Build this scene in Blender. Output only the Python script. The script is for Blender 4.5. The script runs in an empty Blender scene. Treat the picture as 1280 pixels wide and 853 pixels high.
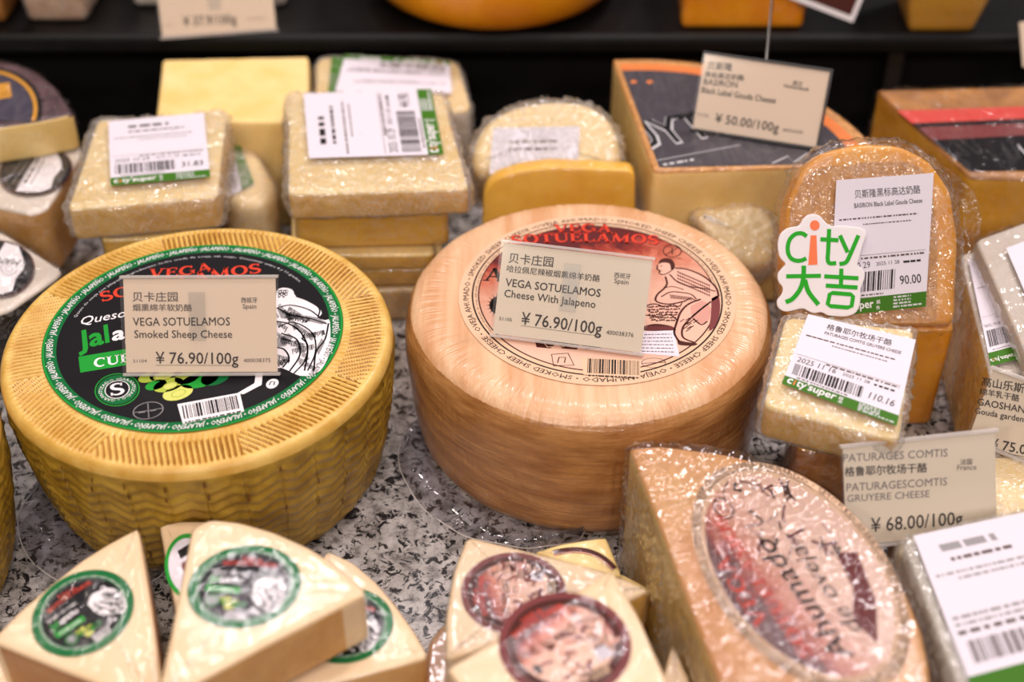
import bpy, bmesh, math, random
import numpy as np
from mathutils import Vector, noise

SC = bpy.context.scene
COL = SC.collection
random.seed(7)
PI = math.pi

# ------------------------------------------------------------------ camera, world, light, exposure
CAMZ, PITCH, LENS = 0.607, math.radians(39.5), 50.0
FPX = 1280 * LENS / 36.0
cd = bpy.data.cameras.new('camera')
cam = bpy.data.objects.new('camera', cd)
COL.objects.link(cam)
cam.location = (0, 0, CAMZ)
cam.rotation_euler = (PI / 2 - PITCH, 0, 0)
cd.lens, cd.sensor_width = LENS, 36.0
cd.clip_start = 0.02
cd.dof.use_dof = True
cd.dof.focus_distance = 0.80
cd.dof.aperture_fstop = 3.6
SC.camera = cam
SC.view_settings.view_transform = 'Standard'
SC.view_settings.look = 'None'
SC.view_settings.exposure = -0.2
SC.view_settings.gamma = 1.0
SC.view_settings.use_curve_mapping = False
SC.cycles.max_bounces = 10
SC.cycles.transparent_max_bounces = 24
SC.cycles.caustics_reflective = False
SC.cycles.caustics_refractive = False
SC.cycles.sample_clamp_indirect = 4.0
SC.cycles.sample_clamp_direct = 20.0

wd = bpy.data.worlds.new('world')
SC.world = wd
wd.use_nodes = True
wd.node_tree.nodes['Background'].inputs[0].default_value = (1.0, 0.86, 0.76, 1)
wd.node_tree.nodes['Background'].inputs[1].default_value = 0.10


def area(name, loc, target, size, power, col):
    ld = bpy.data.lights.new(name, 'AREA')
    ld.shape = 'DISK'
    ld.size, ld.energy, ld.color = size, power, col
    o = bpy.data.objects.new(name, ld)
    COL.objects.link(o)
    o.location = loc
    o.rotation_euler = (Vector(target) - Vector(loc)).to_track_quat('-Z', 'Y').to_euler()
    return o


WARM, PINK = (1.0, 0.87, 0.75), (1.0, 0.90, 0.93)
# unseen ceiling spots over aisle and counter; the aisle row added to brighten tags
for y, z, e, xs in ((-1.5, 1.9, 11, (-1.1, -0.4, 0.4, 1.1)), (-0.25, 2.2, 5, (-0.9, -0.3, 0.3, 0.9)), (0.75, 2.2, 5, (-1.0, -0.35, 0.35, 1.0)), (2.05, 2.1, 5, (-1.2, 0.1, 1.3))):
    for i, x in enumerate(xs):
        area('unseen_ceiling_spot', (x, y, z), (x * 0.2, 0.6, 0), 0.13, e, PINK if i % 2 else WARM)
# two broad ceiling panels behind the display
area('ceiling_panel', (0.92, 2.0, 2.1), (0.14, 0.5, 0), 0.36, 26, PINK)
area('ceiling_panel', (-0.50, 2.05, 2.1), (-0.12, 0.5, 0), 0.36, 11, PINK)

# ------------------------------------------------------------------ measuring helpers
FWD = Vector((0, math.cos(PITCH), -math.sin(PITCH)))
UP = Vector((0, math.sin(PITCH), math.cos(PITCH)))
CAM = Vector((0, 0, CAMZ))


def ray(px, py):
    return FWD + Vector((1, 0, 0)) * ((px - 640) / FPX) - UP * ((py - 426.5) / FPX)


def at(px, py, z):
    d = ray(px, py)
    return CAM + d * ((z - CAMZ) / d.z)


class Plane:
    def __init__(s, o, n, ux=None):
        s.o, s.n = Vector(o), Vector(n).normalized()
        ux = Vector(ux) if ux is not None else Vector((1, 0, 0))
        s.ux = (ux - s.n * ux.dot(s.n)).normalized()
        s.uy = s.n.cross(s.ux)

    def w(s, u, v, h=0.0):
        return s.o + s.ux * u + s.uy * v + s.n * h

    def loc(s, p):
        d = ray(*p)
        t = (s.o - CAM).dot(s.n) / d.dot(s.n)
        q = CAM + d * t - s.o
        return (q.dot(s.ux), q.dot(s.uy))


def flat(z):
    return Plane((0, 0.6, z), (0, 0, 1))


def plane3(a, b, c):
    A, B, C = at(*a), at(*b), at(*c)
    n = (B - A).cross(C - A)
    if n.dot(CAM - A) < 0:
        n = -n
    return Plane(A, n)


def lean(px, py, z, deg, yaw=0):
    l, y = math.radians(deg), math.radians(yaw)
    return Plane(at(px, py, z), (math.sin(y) * math.cos(l), -math.cos(y) * math.cos(l), math.sin(l)))


# ------------------------------------------------------------------ materials
def lin(c):
    f = lambda x: x / 12.92 if x <= 0.04045 else ((x + 0.055) / 1.055) ** 2.4
    return tuple(f(x / 255.0) for x in c) + (1.0,)


MATS = {}


def nodes(name):
    m = bpy.data.materials.new(name)
    m.use_nodes = True
    nt = m.node_tree
    for n in list(nt.nodes):
        nt.nodes.remove(n)
    out = nt.nodes.new('ShaderNodeOutputMaterial')
    MATS[name] = m
    return m, nt, out


def nd(nt, typ, **kw):
    n = nt.nodes.new(typ)
    for k, v in kw.items():
        if k.startswith('_'):
            setattr(n, k[1:], v)
        else:
            n.inputs[k.replace('_', ' ')].default_value = v
    return n


def noise_node(nt, scale, detail=4, stretch=None, rough=0.55, dist=0.0):
    tc = nd(nt, 'ShaderNodeTexCoord')
    src = tc.outputs['Object']
    if stretch:
        mp = nd(nt, 'ShaderNodeMapping')
        mp.inputs['Scale'].default_value = stretch
        nt.links.new(src, mp.inputs['Vector'])
        src = mp.outputs[0]
    n = nd(nt, 'ShaderNodeTexNoise', Scale=scale, Detail=detail, Roughness=rough, Distortion=dist)
    nt.links.new(src, n.inputs['Vector'])
    return n.outputs['Fac']


def ramp(nt, fac, stops):
    r = nd(nt, 'ShaderNodeValToRGB')
    el = r.color_ramp.elements
    while len(el) > len(stops):
        el.remove(el[-1])
    while len(el) < len(stops):
        el.new(0.5)
    for e, (p, c) in zip(el, stops):
        e.position, e.color = p, c
    nt.links.new(fac, r.inputs[0])
    return r.outputs[0]


def M(name, col, col2=None, nscale=60, stretch=None, rough=0.5, sss=0.0, bump=0.0, bscale=200, bstretch=None,
      coat=0.0, spec=0.5, metal=0.0, lo=0.35, hi=0.65):
    m, nt, out = nodes(name)
    b = nd(nt, 'ShaderNodeBsdfPrincipled', Roughness=rough, Metallic=metal)
    b.inputs['Specular IOR Level'].default_value = spec
    b.inputs['Coat Weight'].default_value = coat
    b.inputs['Coat Roughness'].default_value = 0.12
    if sss:
        b.inputs['Subsurface Weight'].default_value = sss
        b.inputs['Subsurface Radius'].default_value = (1.0, 0.6, 0.25)
        b.inputs['Subsurface Scale'].default_value = 0.006
    if col2:
        c = ramp(nt, noise_node(nt, nscale, 5, stretch), [(lo, lin(col)), (hi, lin(col2))])
        nt.links.new(c, b.inputs['Base Color'])
    else:
        b.inputs['Base Color'].default_value = lin(col)
    if bump:
        bp = nd(nt, 'ShaderNodeBump', Strength=bump, Distance=0.001)
        nt.links.new(noise_node(nt, bscale, 4, bstretch), bp.inputs['Height'])
        nt.links.new(bp.outputs[0], b.inputs['Normal'])
        if coat:
            nt.links.new(bp.outputs[0], b.inputs['Coat Normal'])
    nt.links.new(b.outputs[0], out.inputs[0])
    return m


def film(name, veil=0.18, veil_hi=0.55, vcol=(235, 228, 226), rough=0.10, bump=0.5, scale=120, stretch=None, tint=(255, 255, 255), gloss=0.05):
    """clear crinkled food wrap: mostly see-through, milky along its creases, glossy"""
    m, nt, out = nodes(name)
    bp = nd(nt, 'ShaderNodeBump', Strength=bump, Distance=0.0016)
    mth = lambda op, x, y: (lambda n_: (nt.links.new(x, n_.inputs[0]), n_.inputs[1].__setattr__('default_value', y) if isinstance(y, float) else nt.links.new(y, n_.inputs[1]), n_.outputs[0])[2])(nd(nt, 'ShaderNodeMath', _operation=op))
    nz = noise_node(nt, scale, 3, stretch, 0.5, 1.6)
    ab = nd(nt, 'ShaderNodeMath', _operation='ABSOLUTE')
    nt.links.new(mth('SUBTRACT', nz, 0.5), ab.inputs[0])
    inv = nd(nt, 'ShaderNodeMath', _operation='SUBTRACT', _use_clamp=True)
    inv.inputs[0].default_value = 1.0
    nt.links.new(mth('MULTIPLY', ab.outputs[0], 16.0), inv.inputs[1])      # thin crease lines
    hgt = mth('ADD', mth('MULTIPLY', inv.outputs[0], 0.45), mth('MULTIPLY', noise_node(nt, scale * 0.7, 3, stretch, 0.5, 0.5), 1.6))
    nt.links.new(hgt, bp.inputs['Height'])
    tr = nd(nt, 'ShaderNodeBsdfTransparent', Color=lin(tint))
    df = nd(nt, 'ShaderNodeBsdfDiffuse', Color=lin(vcol))
    gl = nd(nt, 'ShaderNodeBsdfGlossy', Roughness=rough)
    nt.links.new(bp.outputs[0], gl.inputs['Normal'])
    vr = nd(nt, 'ShaderNodeMapRange')
    nt.links.new(mth('MULTIPLY', inv.outputs[0], noise_node(nt, scale * 0.3, 2)), vr.inputs['Value'])
    for k, v in (('From Min', 0.05), ('From Max', 0.6), ('To Min', veil), ('To Max', veil_hi)):
        vr.inputs[k].default_value = v
    m1 = nd(nt, 'ShaderNodeMixShader')
    nt.links.new(vr.outputs[0], m1.inputs[0])
    nt.links.new(tr.outputs[0], m1.inputs[1])
    nt.links.new(df.outputs[0], m1.inputs[2])
    lw = nd(nt, 'ShaderNodeLayerWeight', Blend=0.5)
    nt.links.new(bp.outputs[0], lw.inputs['Normal'])
    pw = nd(nt, 'ShaderNodeMath', _operation='POWER')
    nt.links.new(lw.outputs['Facing'], pw.inputs[0])
    pw.inputs[1].default_value = 4.5
    fr = nd(nt, 'ShaderNodeMath', _operation='MULTIPLY_ADD')
    nt.links.new(pw.outputs[0], fr.inputs[0])
    fr.inputs[1].default_value = 0.45
    fr.inputs[2].default_value = gloss
    m2 = nd(nt, 'ShaderNodeMixShader')
    nt.links.new(fr.outputs[0], m2.inputs[0])
    nt.links.new(m1.outputs[0], m2.inputs[1])
    nt.links.new(gl.outputs[0], m2.inputs[2])
    nt.links.new(m2.outputs[0], out.inputs[0])
    return m


# inks and papers
for nm, c in dict(ink=(38, 30, 28), ink_soft=(96, 84, 80), ink_grey=(120, 112, 112), white=(238, 232, 234), paper=(222, 215, 224), black=(22, 20, 24),
                  green=(12, 104, 52), leaf=(30, 150, 50), strip=(62, 112, 28), red=(216, 66, 44), signgreen=(42, 168, 40), signorange=(246, 128, 84),
                  pepper=(170, 186, 70), pepper2=(206, 210, 110), brown=(74, 34, 28), darkred=(150, 40, 34), pink=(226, 176, 156), tan=(224, 186, 154),
                  grey=(150, 146, 148), lightgrey=(205, 203, 205), gold=(206, 146, 54), orange=(228, 130, 70), mauve=(120, 60, 60), coral=(206, 76, 68),
                  slate=(72, 68, 74), food=(206, 120, 70), wine=(96, 30, 40), rose=(206, 150, 136), bluegrey=(70, 66, 80)).items():
    M(nm, c, rough=0.55, spec=0.12)
M('card', (230, 208, 184), rough=0.55, spec=0.3)
M('card_pale', (226, 212, 190), rough=0.55, spec=0.3)
M('black_shelf', (8, 8, 8), (15, 14, 13), nscale=40, rough=0.42, bump=0.05, bscale=400, spec=0.22)
M('black_panel', (5, 4, 4), (9, 8, 8), nscale=30, rough=0.8, spec=0.2)
M('steel', (150, 148, 146), rough=0.3, metal=1.0)
M('dark_plastic', (24, 22, 22), rough=0.35)

# cheeses
M('rind_gold', (230, 192, 106), (206, 158, 66), nscale=60, rough=0.42, sss=0.05, bump=0.25, bscale=500, coat=0.2)
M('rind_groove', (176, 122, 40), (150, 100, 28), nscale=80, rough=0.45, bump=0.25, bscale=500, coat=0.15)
M('rind_side', (182, 146, 50), (140, 106, 28), nscale=70, rough=0.4, sss=0.05, bump=0.5, bscale=260, coat=0.3)
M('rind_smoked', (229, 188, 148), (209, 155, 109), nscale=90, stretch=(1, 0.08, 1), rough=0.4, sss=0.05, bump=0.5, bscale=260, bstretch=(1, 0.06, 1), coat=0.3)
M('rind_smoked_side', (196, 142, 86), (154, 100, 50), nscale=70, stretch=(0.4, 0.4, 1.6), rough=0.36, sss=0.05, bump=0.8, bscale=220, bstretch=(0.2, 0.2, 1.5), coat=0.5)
M('cream', (238, 210, 172), (232, 200, 156), nscale=20, rough=0.4, sss=0.15, bump=0.08, bscale=300)
M('cut_tan', (220, 168, 96), (204, 146, 74), nscale=50, rough=0.42, sss=0.12, bump=0.15, bscale=250)
M('cut_brown', (188, 130, 70), (168, 108, 52), nscale=50, rough=0.42, sss=0.1, bump=0.15, bscale=250)
M('pale', (244, 216, 150), (236, 200, 120), nscale=35, rough=0.42, sss=0.15, bump=0.1, bscale=240)
M('butter', (234, 186, 78), (222, 166, 56), nscale=35, rough=0.42, sss=0.15, bump=0.12, bscale=240)
M('amber', (232, 162, 50), (218, 142, 34), nscale=35, rough=0.4, sss=0.12, bump=0.12, bscale=240)
M('orange_cheese', (242, 160, 22), (228, 136, 12), nscale=30, rough=0.35, sss=0.1, bump=0.15, bscale=160, coat=0.2)
M('mustard', (212, 158, 50), (190, 132, 34), nscale=26, stretch=(0.4, 1, 1.6), rough=0.4, sss=0.1, bump=0.2, bscale=120)
M('rind_peach', (236, 180, 120), (218, 150, 88), nscale=40, stretch=(1, 0.3, 1), rough=0.4, sss=0.05, bump=0.3, bscale=200, coat=0.2)
M('rind_tan', (216, 158, 92), (178, 120, 62), nscale=260, rough=0.5, bump=0.4, bscale=420, lo=0.3, hi=0.7)
M('rind_brown', (178, 122, 62), (142, 92, 40), nscale=60, rough=0.5, bump=0.3, bscale=300)
M('rind_purple', (92, 64, 70), (58, 38, 44), nscale=120, rough=0.5, bump=0.6, bscale=240)
M('chalk', (232, 220, 206), (220, 206, 190), nscale=40, rough=0.5, sss=0.05, bump=0.15, bscale=300)
M('grey_pack', (196, 188, 176), (176, 166, 150), nscale=40, rough=0.5, bump=0.2, bscale=200)

film('wrap', 0.02, 0.16, scale=90, bump=0.22, gloss=0.10, rough=0.08)
film('wrap_milky', 0.13, 0.38, vcol=(248, 242, 234), scale=100, bump=0.28, gloss=0.14, rough=0.10)
film('wrap_taut', 0.0, 0.04, bump=0.10, scale=60, stretch=(1, 0.35, 1), rough=0.10, gloss=0.035)
film('wrap_crinkle', 0.0, 0.06, vcol=(240, 222, 226), bump=0.10, scale=90, rough=0.035, gloss=0.20, stretch=(1, 0.6, 1))
film('clear_sheet', 0.02, 0.12, bump=0.25, scale=40, rough=0.05, tint=(226, 226, 232), gloss=0.10)
film('acrylic', 0.03, 0.03, bump=0.0, scale=10, rough=0.10, gloss=0.02)
film('edge_highlight', 0.45, 0.45, vcol=(236, 228, 222), bump=0.0, scale=10, rough=0.1)  # whitish colour stands in for the highlight along clear edges
film('stand_and_shade_tint', 0.0, 0.0, bump=0.0, scale=10, rough=0.2, tint=(247, 248, 249), gloss=0.02)  # tint of the stand parts and of the imitated shade strip


def granite():
    m, nt, out = nodes('granite')
    b = nd(nt, 'ShaderNodeBsdfPrincipled', Roughness=0.16)
    base = ramp(nt, noise_node(nt, 95, 6, None, 0.7), [(0.36, lin((120, 116, 114))), (0.50, lin((186, 182, 180))), (0.66, lin((214, 210, 208)))])
    spot = ramp(nt, noise_node(nt, 150, 6, None, 0.72, 0.8), [(0.522, (0, 0, 0, 1)), (0.56, (1, 1, 1, 1))])
    mx = nd(nt, 'ShaderNodeMix', _data_type='RGBA')
    nt.links.new(spot, mx.inputs[0])
    nt.links.new(base, mx.inputs[6])
    mx.inputs[7].default_value = lin((44, 42, 44))
    nt.links.new(mx.outputs[2], b.inputs['Base Color'])
    nt.links.new(b.outputs[0], out.inputs[0])


granite()


def smoked_print():
    """printed label stock: brick red at the top running into pale pink, with woodcut mottling (pigment, in label coordinates)"""
    m, nt, out = nodes('smoked_print')
    b = nd(nt, 'ShaderNodeBsdfPrincipled', Roughness=0.32)
    uv = nd(nt, 'ShaderNodeUVMap')
    sp = nd(nt, 'ShaderNodeSeparateXYZ')
    nt.links.new(uv.outputs[0], sp.inputs[0])
    nz = nd(nt, 'ShaderNodeTexNoise', Scale=5.5, Detail=9, Roughness=0.72, Distortion=1.0)
    nt.links.new(uv.outputs[0], nz.inputs['Vector'])
    ad = nd(nt, 'ShaderNodeMath', _operation='MULTIPLY_ADD')
    nt.links.new(nz.outputs['Fac'], ad.inputs[0])
    ad.inputs[1].default_value = 0.75
    nt.links.new(sp.outputs[1], ad.inputs[2])
    ln = nd(nt, 'ShaderNodeMath', _operation='SUBTRACT')
    ab = nd(nt, 'ShaderNodeMath', _operation='ABSOLUTE')
    nt.links.new(sp.outputs[0], ab.inputs[0])
    md = nd(nt, 'ShaderNodeMath', _operation='MULTIPLY')
    nt.links.new(sp.outputs[0], md.inputs[0])
    md.inputs[1].default_value = 0.22
    nt.links.new(ad.outputs[0], ln.inputs[0])
    nt.links.new(md.outputs[0], ln.inputs[1])
    c = ramp(nt, ln.outputs[0], [(0.15, lin((224, 180, 156))), (0.52, lin((212, 152, 126))), (0.74, lin((196, 108, 80))), (0.90, lin((152, 50, 36))), (1.0, lin((92, 26, 24)))])
    nt.links.new(c, b.inputs['Base Color'])
    nt.links.new(b.outputs[0], out.inputs[0])


smoked_print()

# ------------------------------------------------------------------ object helpers


def thing(name, label, cat, loc=(0, 0, 0), group=None):
    o = bpy.data.objects.new(name, None)
    o.empty_display_size = 0.02
    COL.objects.link(o)
    o.location = loc
    o['label'], o['category'] = label, cat
    if group:
        o['group'] = group
    return o


def wpos(o):
    v = Vector((0, 0, 0))
    while o is not None:
        v += o.location
        o = o.parent
    return v


def put(name, V, F, mats, parent=None, mi=None, smooth=True, uv=None, label=None):
    """world-space vertices -> one mesh object under parent"""
    off = wpos(parent)
    me = bpy.data.meshes.new(name)
    V = np.asarray(V, dtype=float) - np.array(off)
    me.from_pydata(V.tolist(), [], [list(map(int, f)) for f in F])
    for m in ([mats] if isinstance(mats, str) else mats):
        me.materials.append(MATS[m])
    if mi is not None:
        me.polygons.foreach_set('material_index', np.asarray(mi, dtype=np.int32))
    me.polygons.foreach_set('use_smooth', [bool(smooth)] * len(me.polygons))
    if uv is not None:
        l = me.uv_layers.new(name='UVMap')
        idx = np.zeros(len(me.loops), dtype=np.int32)
        me.loops.foreach_get('vertex_index', idx)
        l.data.foreach_set('uv', np.asarray(uv, dtype=np.float32)[idx].ravel())
    me.update()
    o = bpy.data.objects.new(name, me)
    COL.objects.link(o)
    o.parent = parent
    if label:
        o['label'] = label
    return o


def outline(pts, rc, sp):
    """rounded corners, even spacing, counter-clockwise"""
    P = [np.array(p, float) for p in pts]
    a = sum(P[i][0] * P[(i + 1) % len(P)][1] - P[(i + 1) % len(P)][0] * P[i][1] for i in range(len(P)))
    if a < 0:
        P = P[::-1]
    R = []
    n = len(P)
    for i in range(n):
        p, q, r = P[i - 1], P[i], P[(i + 1) % n]
        la, lb = np.linalg.norm(p - q), np.linalg.norm(r - q)
        d = min(rc, la * 0.45, lb * 0.45)
        A, B = q + (p - q) / la * d, q + (r - q) / lb * d
        for t in (0, 0.25, 0.5, 0.75, 1):
            R.append((1 - t) ** 2 * A + 2 * t * (1 - t) * q + t * t * B)
    R = np.array(R)
    S = np.vstack([R, R[:1]])
    L = np.r_[0, np.cumsum(np.linalg.norm(np.diff(S, axis=0), axis=1))]
    N = max(24, int(L[-1] / sp))
    t = np.linspace(0, L[-1], N, endpoint=False)
    return np.c_[np.interp(t, L, S[:, 0]), np.interp(t, L, S[:, 1])]


def nrmls(Q):
    d = np.roll(Q, -1, 0) - np.roll(Q, 1, 0)
    n = np.c_[d[:, 1], -d[:, 0]]
    return n / (np.linalg.norm(n, axis=1, keepdims=True) + 1e-12)


def crinkle(P, amp, f, crease, seed, aniso=None):
    o = Vector((seed * 3.17, seed * 1.91, seed * 0.73))
    out = np.empty(len(P))
    for i, p in enumerate(P):
        v = Vector(p)
        if aniso:                            # wrinkles pulled out along one direction
            c_, s_ = math.cos(aniso[0]), math.sin(aniso[0])
            v = Vector(((v.x * c_ + v.y * s_) * aniso[1], -v.x * s_ + v.y * c_, v.z))
        a = noise.noise(v * f + o)
        r = 0.0
        if crease:
            w = noise.noise(v * (f * 1.3) + o * 2) * 0.35
            c = 1 - abs(noise.noise(v * (f * 2.2) + o + Vector((w, w, w))))
            d = 1 - abs(noise.noise(v * (f * 4.1) - o))
            r = crease * (c ** 6 + 0.5 * d ** 8)
        out[i] = amp * a + r
    return out


def loft(name, plane, pts, h, mats, parent, rc=0.004, re=0.003, sp=0.004, inflate=0.0, amp=0.0, freq=60, crease=0.0,
         seed=1, taper=0.0, rind=None, label=None, mi3=None, aniso=None, calm=0.55):
    """a rounded slab: outline pts (plane coordinates) at the top face, h deep along -normal.
    rind=(centre, radius): side faces beyond radius take material 0, the others material 1"""
    Q = outline(pts, rc, sp)
    N = len(Q)
    nr = nrmls(Q)
    Q = Q + nr * inflate
    re = min(re + inflate, h * 0.45)
    C = Q.mean(0)
    maxr = np.linalg.norm(Q - C, axis=1).max()
    k = max(3, int(maxr / (sp * 1.3)))
    rings = []           # (inset, scale, depth, cos, kind)
    for i in range(1, k + 1):
        rings.append((re, i / k, -inflate, 1.0, 0))
    for a in np.linspace(0, PI / 2, 5)[1:]:
        rings.append((re * (1 - math.sin(a)), 1, -inflate + re * (1 - math.cos(a)), math.cos(a), 0))
    ns = max(2, int((h - 2 * re) / sp))
    for i in range(1, ns + 1):
        rings.append((0, 1, -inflate + re + (h + 1.3 * inflate - 2 * re) * i / ns, 0, 1))
    for a in np.linspace(PI / 2, PI, 4)[1:]:
        rings.append((re * (1 - math.sin(a)), 1, h + inflate * 0.3 - re * (1 + math.cos(a)), math.cos(a), 2))
    rings.append((re, 0.5, h + inflate * 0.3, -1, 2))
    ux, uy, n, o = (np.array(x) for x in (plane.ux, plane.uy, plane.n, plane.o))
    V, D, kinds = [], [], []
    w = lambda P, dep: o + P[:, :1] * ux + P[:, 1:] * uy - dep * n
    for ins, s, dep, ca, kd in rings:
        P = Q - nr * ins
        P = C + (P - C) * (s * (1 - taper * max(dep, 0) / maxr))
        V.append(w(P, dep))
        sa = math.sqrt(max(0, 1 - ca * ca))
        D.append(n * (ca * (calm if ca > 0.99 else 0.15 if ca < 0 else 1)) + (nr[:, :1] * ux + nr[:, 1:] * uy) * sa)
        kinds.append(kd)
    R = len(rings)
    V, D = np.vstack(V + [w(C[None], -inflate), w(C[None], h + inflate * 0.3)]), np.vstack(D + [n[None], -n[None]])
    if amp or crease:
        V = V + D * crinkle(V, amp, freq, crease, seed, aniso)[:, None]
    F, mi = [], []
    side = np.zeros(N, int)
    if rind is not None:
        c, rad = rind
        mid = (Q + np.roll(Q, -1, 0)) / 2
        side = (np.linalg.norm(mid - np.array(c), axis=1) < rad).astype(int)
    ct, cb = R * N, R * N + 1
    for j in range(N):
        j2 = (j + 1) % N
        F.append((ct, j, j2)); mi.append(0)
        F.append((cb, (R - 1) * N + j2, (R - 1) * N + j)); mi.append(0)
    for i in range(R - 1):
        for j in range(N):
            j2 = (j + 1) % N
            F.append((i * N + j, (i + 1) * N + j, (i + 1) * N + j2, i * N + j2))
            mi.append(0 if kinds[i + 1] == 0 else (side[j] if rind is not None else (1 if mi3 else 0)))
    return put(name, V, F, mats, parent, mi, label=label)


def box(name, plane, u0, u1, v0, v1, h0, h1, mats, parent, bev=0.0004, label=None):
    bm = bmesh.new()
    vs = [bm.verts.new(plane.w(u, v, h)) for h in (h0, h1) for v in (v0, v1) for u in (u0, u1)]
    for f in ((0, 2, 3, 1), (4, 5, 7, 6), (0, 1, 5, 4), (2, 6, 7, 3), (0, 4, 6, 2), (1, 3, 7, 5)):
        bm.faces.new([vs[i] for i in f])
    if bev:
        bmesh.ops.bevel(bm, geom=bm.edges[:], offset=bev, segments=2, affect='EDGES', profile=0.5)
    bmesh.ops.recalc_face_normals(bm, faces=bm.faces[:])
    V = [v.co[:] for v in bm.verts]
    bm.verts.index_update()
    F = [[v.index for v in f.verts] for f in bm.faces]
    bm.free()
    return put(name, V, F, mats, parent, smooth=False, label=label)


def tube(name, pts, r, mat, parent, seg=10):
    V, F = [], []
    P = [Vector(p) for p in pts]
    for i, p in enumerate(P):
        d = (P[min(i + 1, len(P) - 1)] - P[max(i - 1, 0)]).normalized()
        a = d.orthogonal().normalized()
        b = d.cross(a)
        for k in range(seg):
            t = 2 * PI * k / seg
            V.append(p + a * (r * math.cos(t)) + b * (r * math.sin(t)))
    for i in range(len(P) - 1):
        for k in range(seg):
            k2 = (k + 1) % seg
            F.append((i * seg + k, i * seg + k2, (i + 1) * seg + k2, (i + 1) * seg + k))
    F.append(tuple(range(seg - 1, -1, -1)))
    F.append(tuple(range((len(P) - 1) * seg, len(P) * seg)))
    return put(name, V, F, mat, parent)


def lathe(name, c, prof, mats, parent, seg=96, fn=None, mi=None):
    """prof: (radius, z) from the top centre outward and down; fn(theta, i, r, z) -> (r, z)"""
    V, F, idx = [], [], []
    for i, (r, z) in enumerate(prof):
        for k in range(seg):
            t = 2 * PI * k / seg
            rr, zz = fn(t, i, r, z) if fn else (r, z)
            V.append((c[0] + rr * math.cos(t), c[1] + rr * math.sin(t), c[2] + zz))
    for i in range(len(prof) - 1):
        for k in range(seg):
            k2 = (k + 1) % seg
            F.append((i * seg + k, (i + 1) * seg + k, (i + 1) * seg + k2, i * seg + k2))
            idx.append(mi(i) if mi else 0)
    F.append(tuple(range(seg)))
    F.append(tuple(range((len(prof) - 1) * seg, len(prof) * seg))[::-1])
    idx += [0, mi(len(prof) - 2) if mi else 0]
    return put(name, V, F, mats, parent, idx)


# ------------------------------------------------------------------ lettering
TC = {}


def glyphs(s, bold=0.0, res=2):
    k = (s, bold, res)
    if k not in TC:
        c = bpy.data.curves.new('t', 'FONT')
        c.body, c.resolution_u = s, res
        o = bpy.data.objects.new('t', c)
        me = bpy.data.meshes.new_from_object(o)
        V = np.array([v.co[:2] for v in me.vertices]) if len(me.vertices) else np.zeros((0, 2))
        F = [tuple(p.vertices) for p in me.polygons]
        bpy.data.objects.remove(o)
        bpy.data.curves.remove(c)
        bpy.data.meshes.remove(me)
        if bold and len(V):                      # heavier print: outline pushed outward
            E = {}
            for f in F:
                ar = sum(V[f[i - 1]][0] * V[f[i]][1] - V[f[i]][0] * V[f[i - 1]][1] for i in range(len(f)))
                g = f if ar > 0 else f[::-1]
                for i in range(len(g)):
                    E[(g[i - 1], g[i])] = E.get((g[i - 1], g[i]), 0) + 1
            # weld coincident points so that inner fan edges are not taken for outline
            D = np.zeros_like(V)
            for (i, j) in E:
                if (j, i) not in E:
                    d = V[j] - V[i]
                    l = np.hypot(*d)
                    if l > 1e-9:
                        n_ = np.array([d[1], -d[0]]) / l
                        D[i] += n_
                        D[j] += n_
            l = np.linalg.norm(D, axis=1, keepdims=True)
            V = V + np.where(l > 0.2, D / np.maximum(l, 1e-9), 0) * bold
        TC[k] = (V, F)
    return TC[k]


def ribbon(pts, w, closed=False):
    """flat stroke; w is a width or one width per point"""
    P = np.array(pts, float)
    n = len(P)
    W = np.full(n, w) if np.isscalar(w) else np.array(w, float)
    if closed:
        d = np.roll(P, -1, 0) - np.roll(P, 1, 0)
    else:
        d = np.gradient(P, axis=0) if n > 2 else np.repeat(P[1:] - P[:1], 2, 0)
    d /= np.linalg.norm(d, axis=1, keepdims=True) + 1e-12
    m = np.c_[-d[:, 1], d[:, 0]] * (W[:, None] / 2)
    V = np.vstack([P + m, P - m])
    F = [(i, i + n, (i + 1) % n + n, (i + 1) % n) for i in range(n if closed else n - 1)]
    return V, F


def arc(cx, cy, rx, ry, a0, a1, n=14):
    t = np.radians(np.linspace(a0, a1, n))
    return np.c_[cx + rx * np.cos(t), cy + ry * np.sin(t)]


def flow(pts, n=6):
    P = [np.array(p, float) for p in pts]
    P = [2 * P[0] - P[1]] + P + [2 * P[-1] - P[-2]]
    R = []
    for i in range(1, len(P) - 2):
        a, b, c, d = P[i - 1:i + 3]
        for t in np.linspace(0, 1, n, endpoint=False):
            R.append(0.5 * (2 * b + (c - a) * t + (2 * a - 5 * b + 4 * c - d) * t * t + (3 * b - a - 3 * c + d) * t ** 3))
    return R + [P[-2]]


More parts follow.
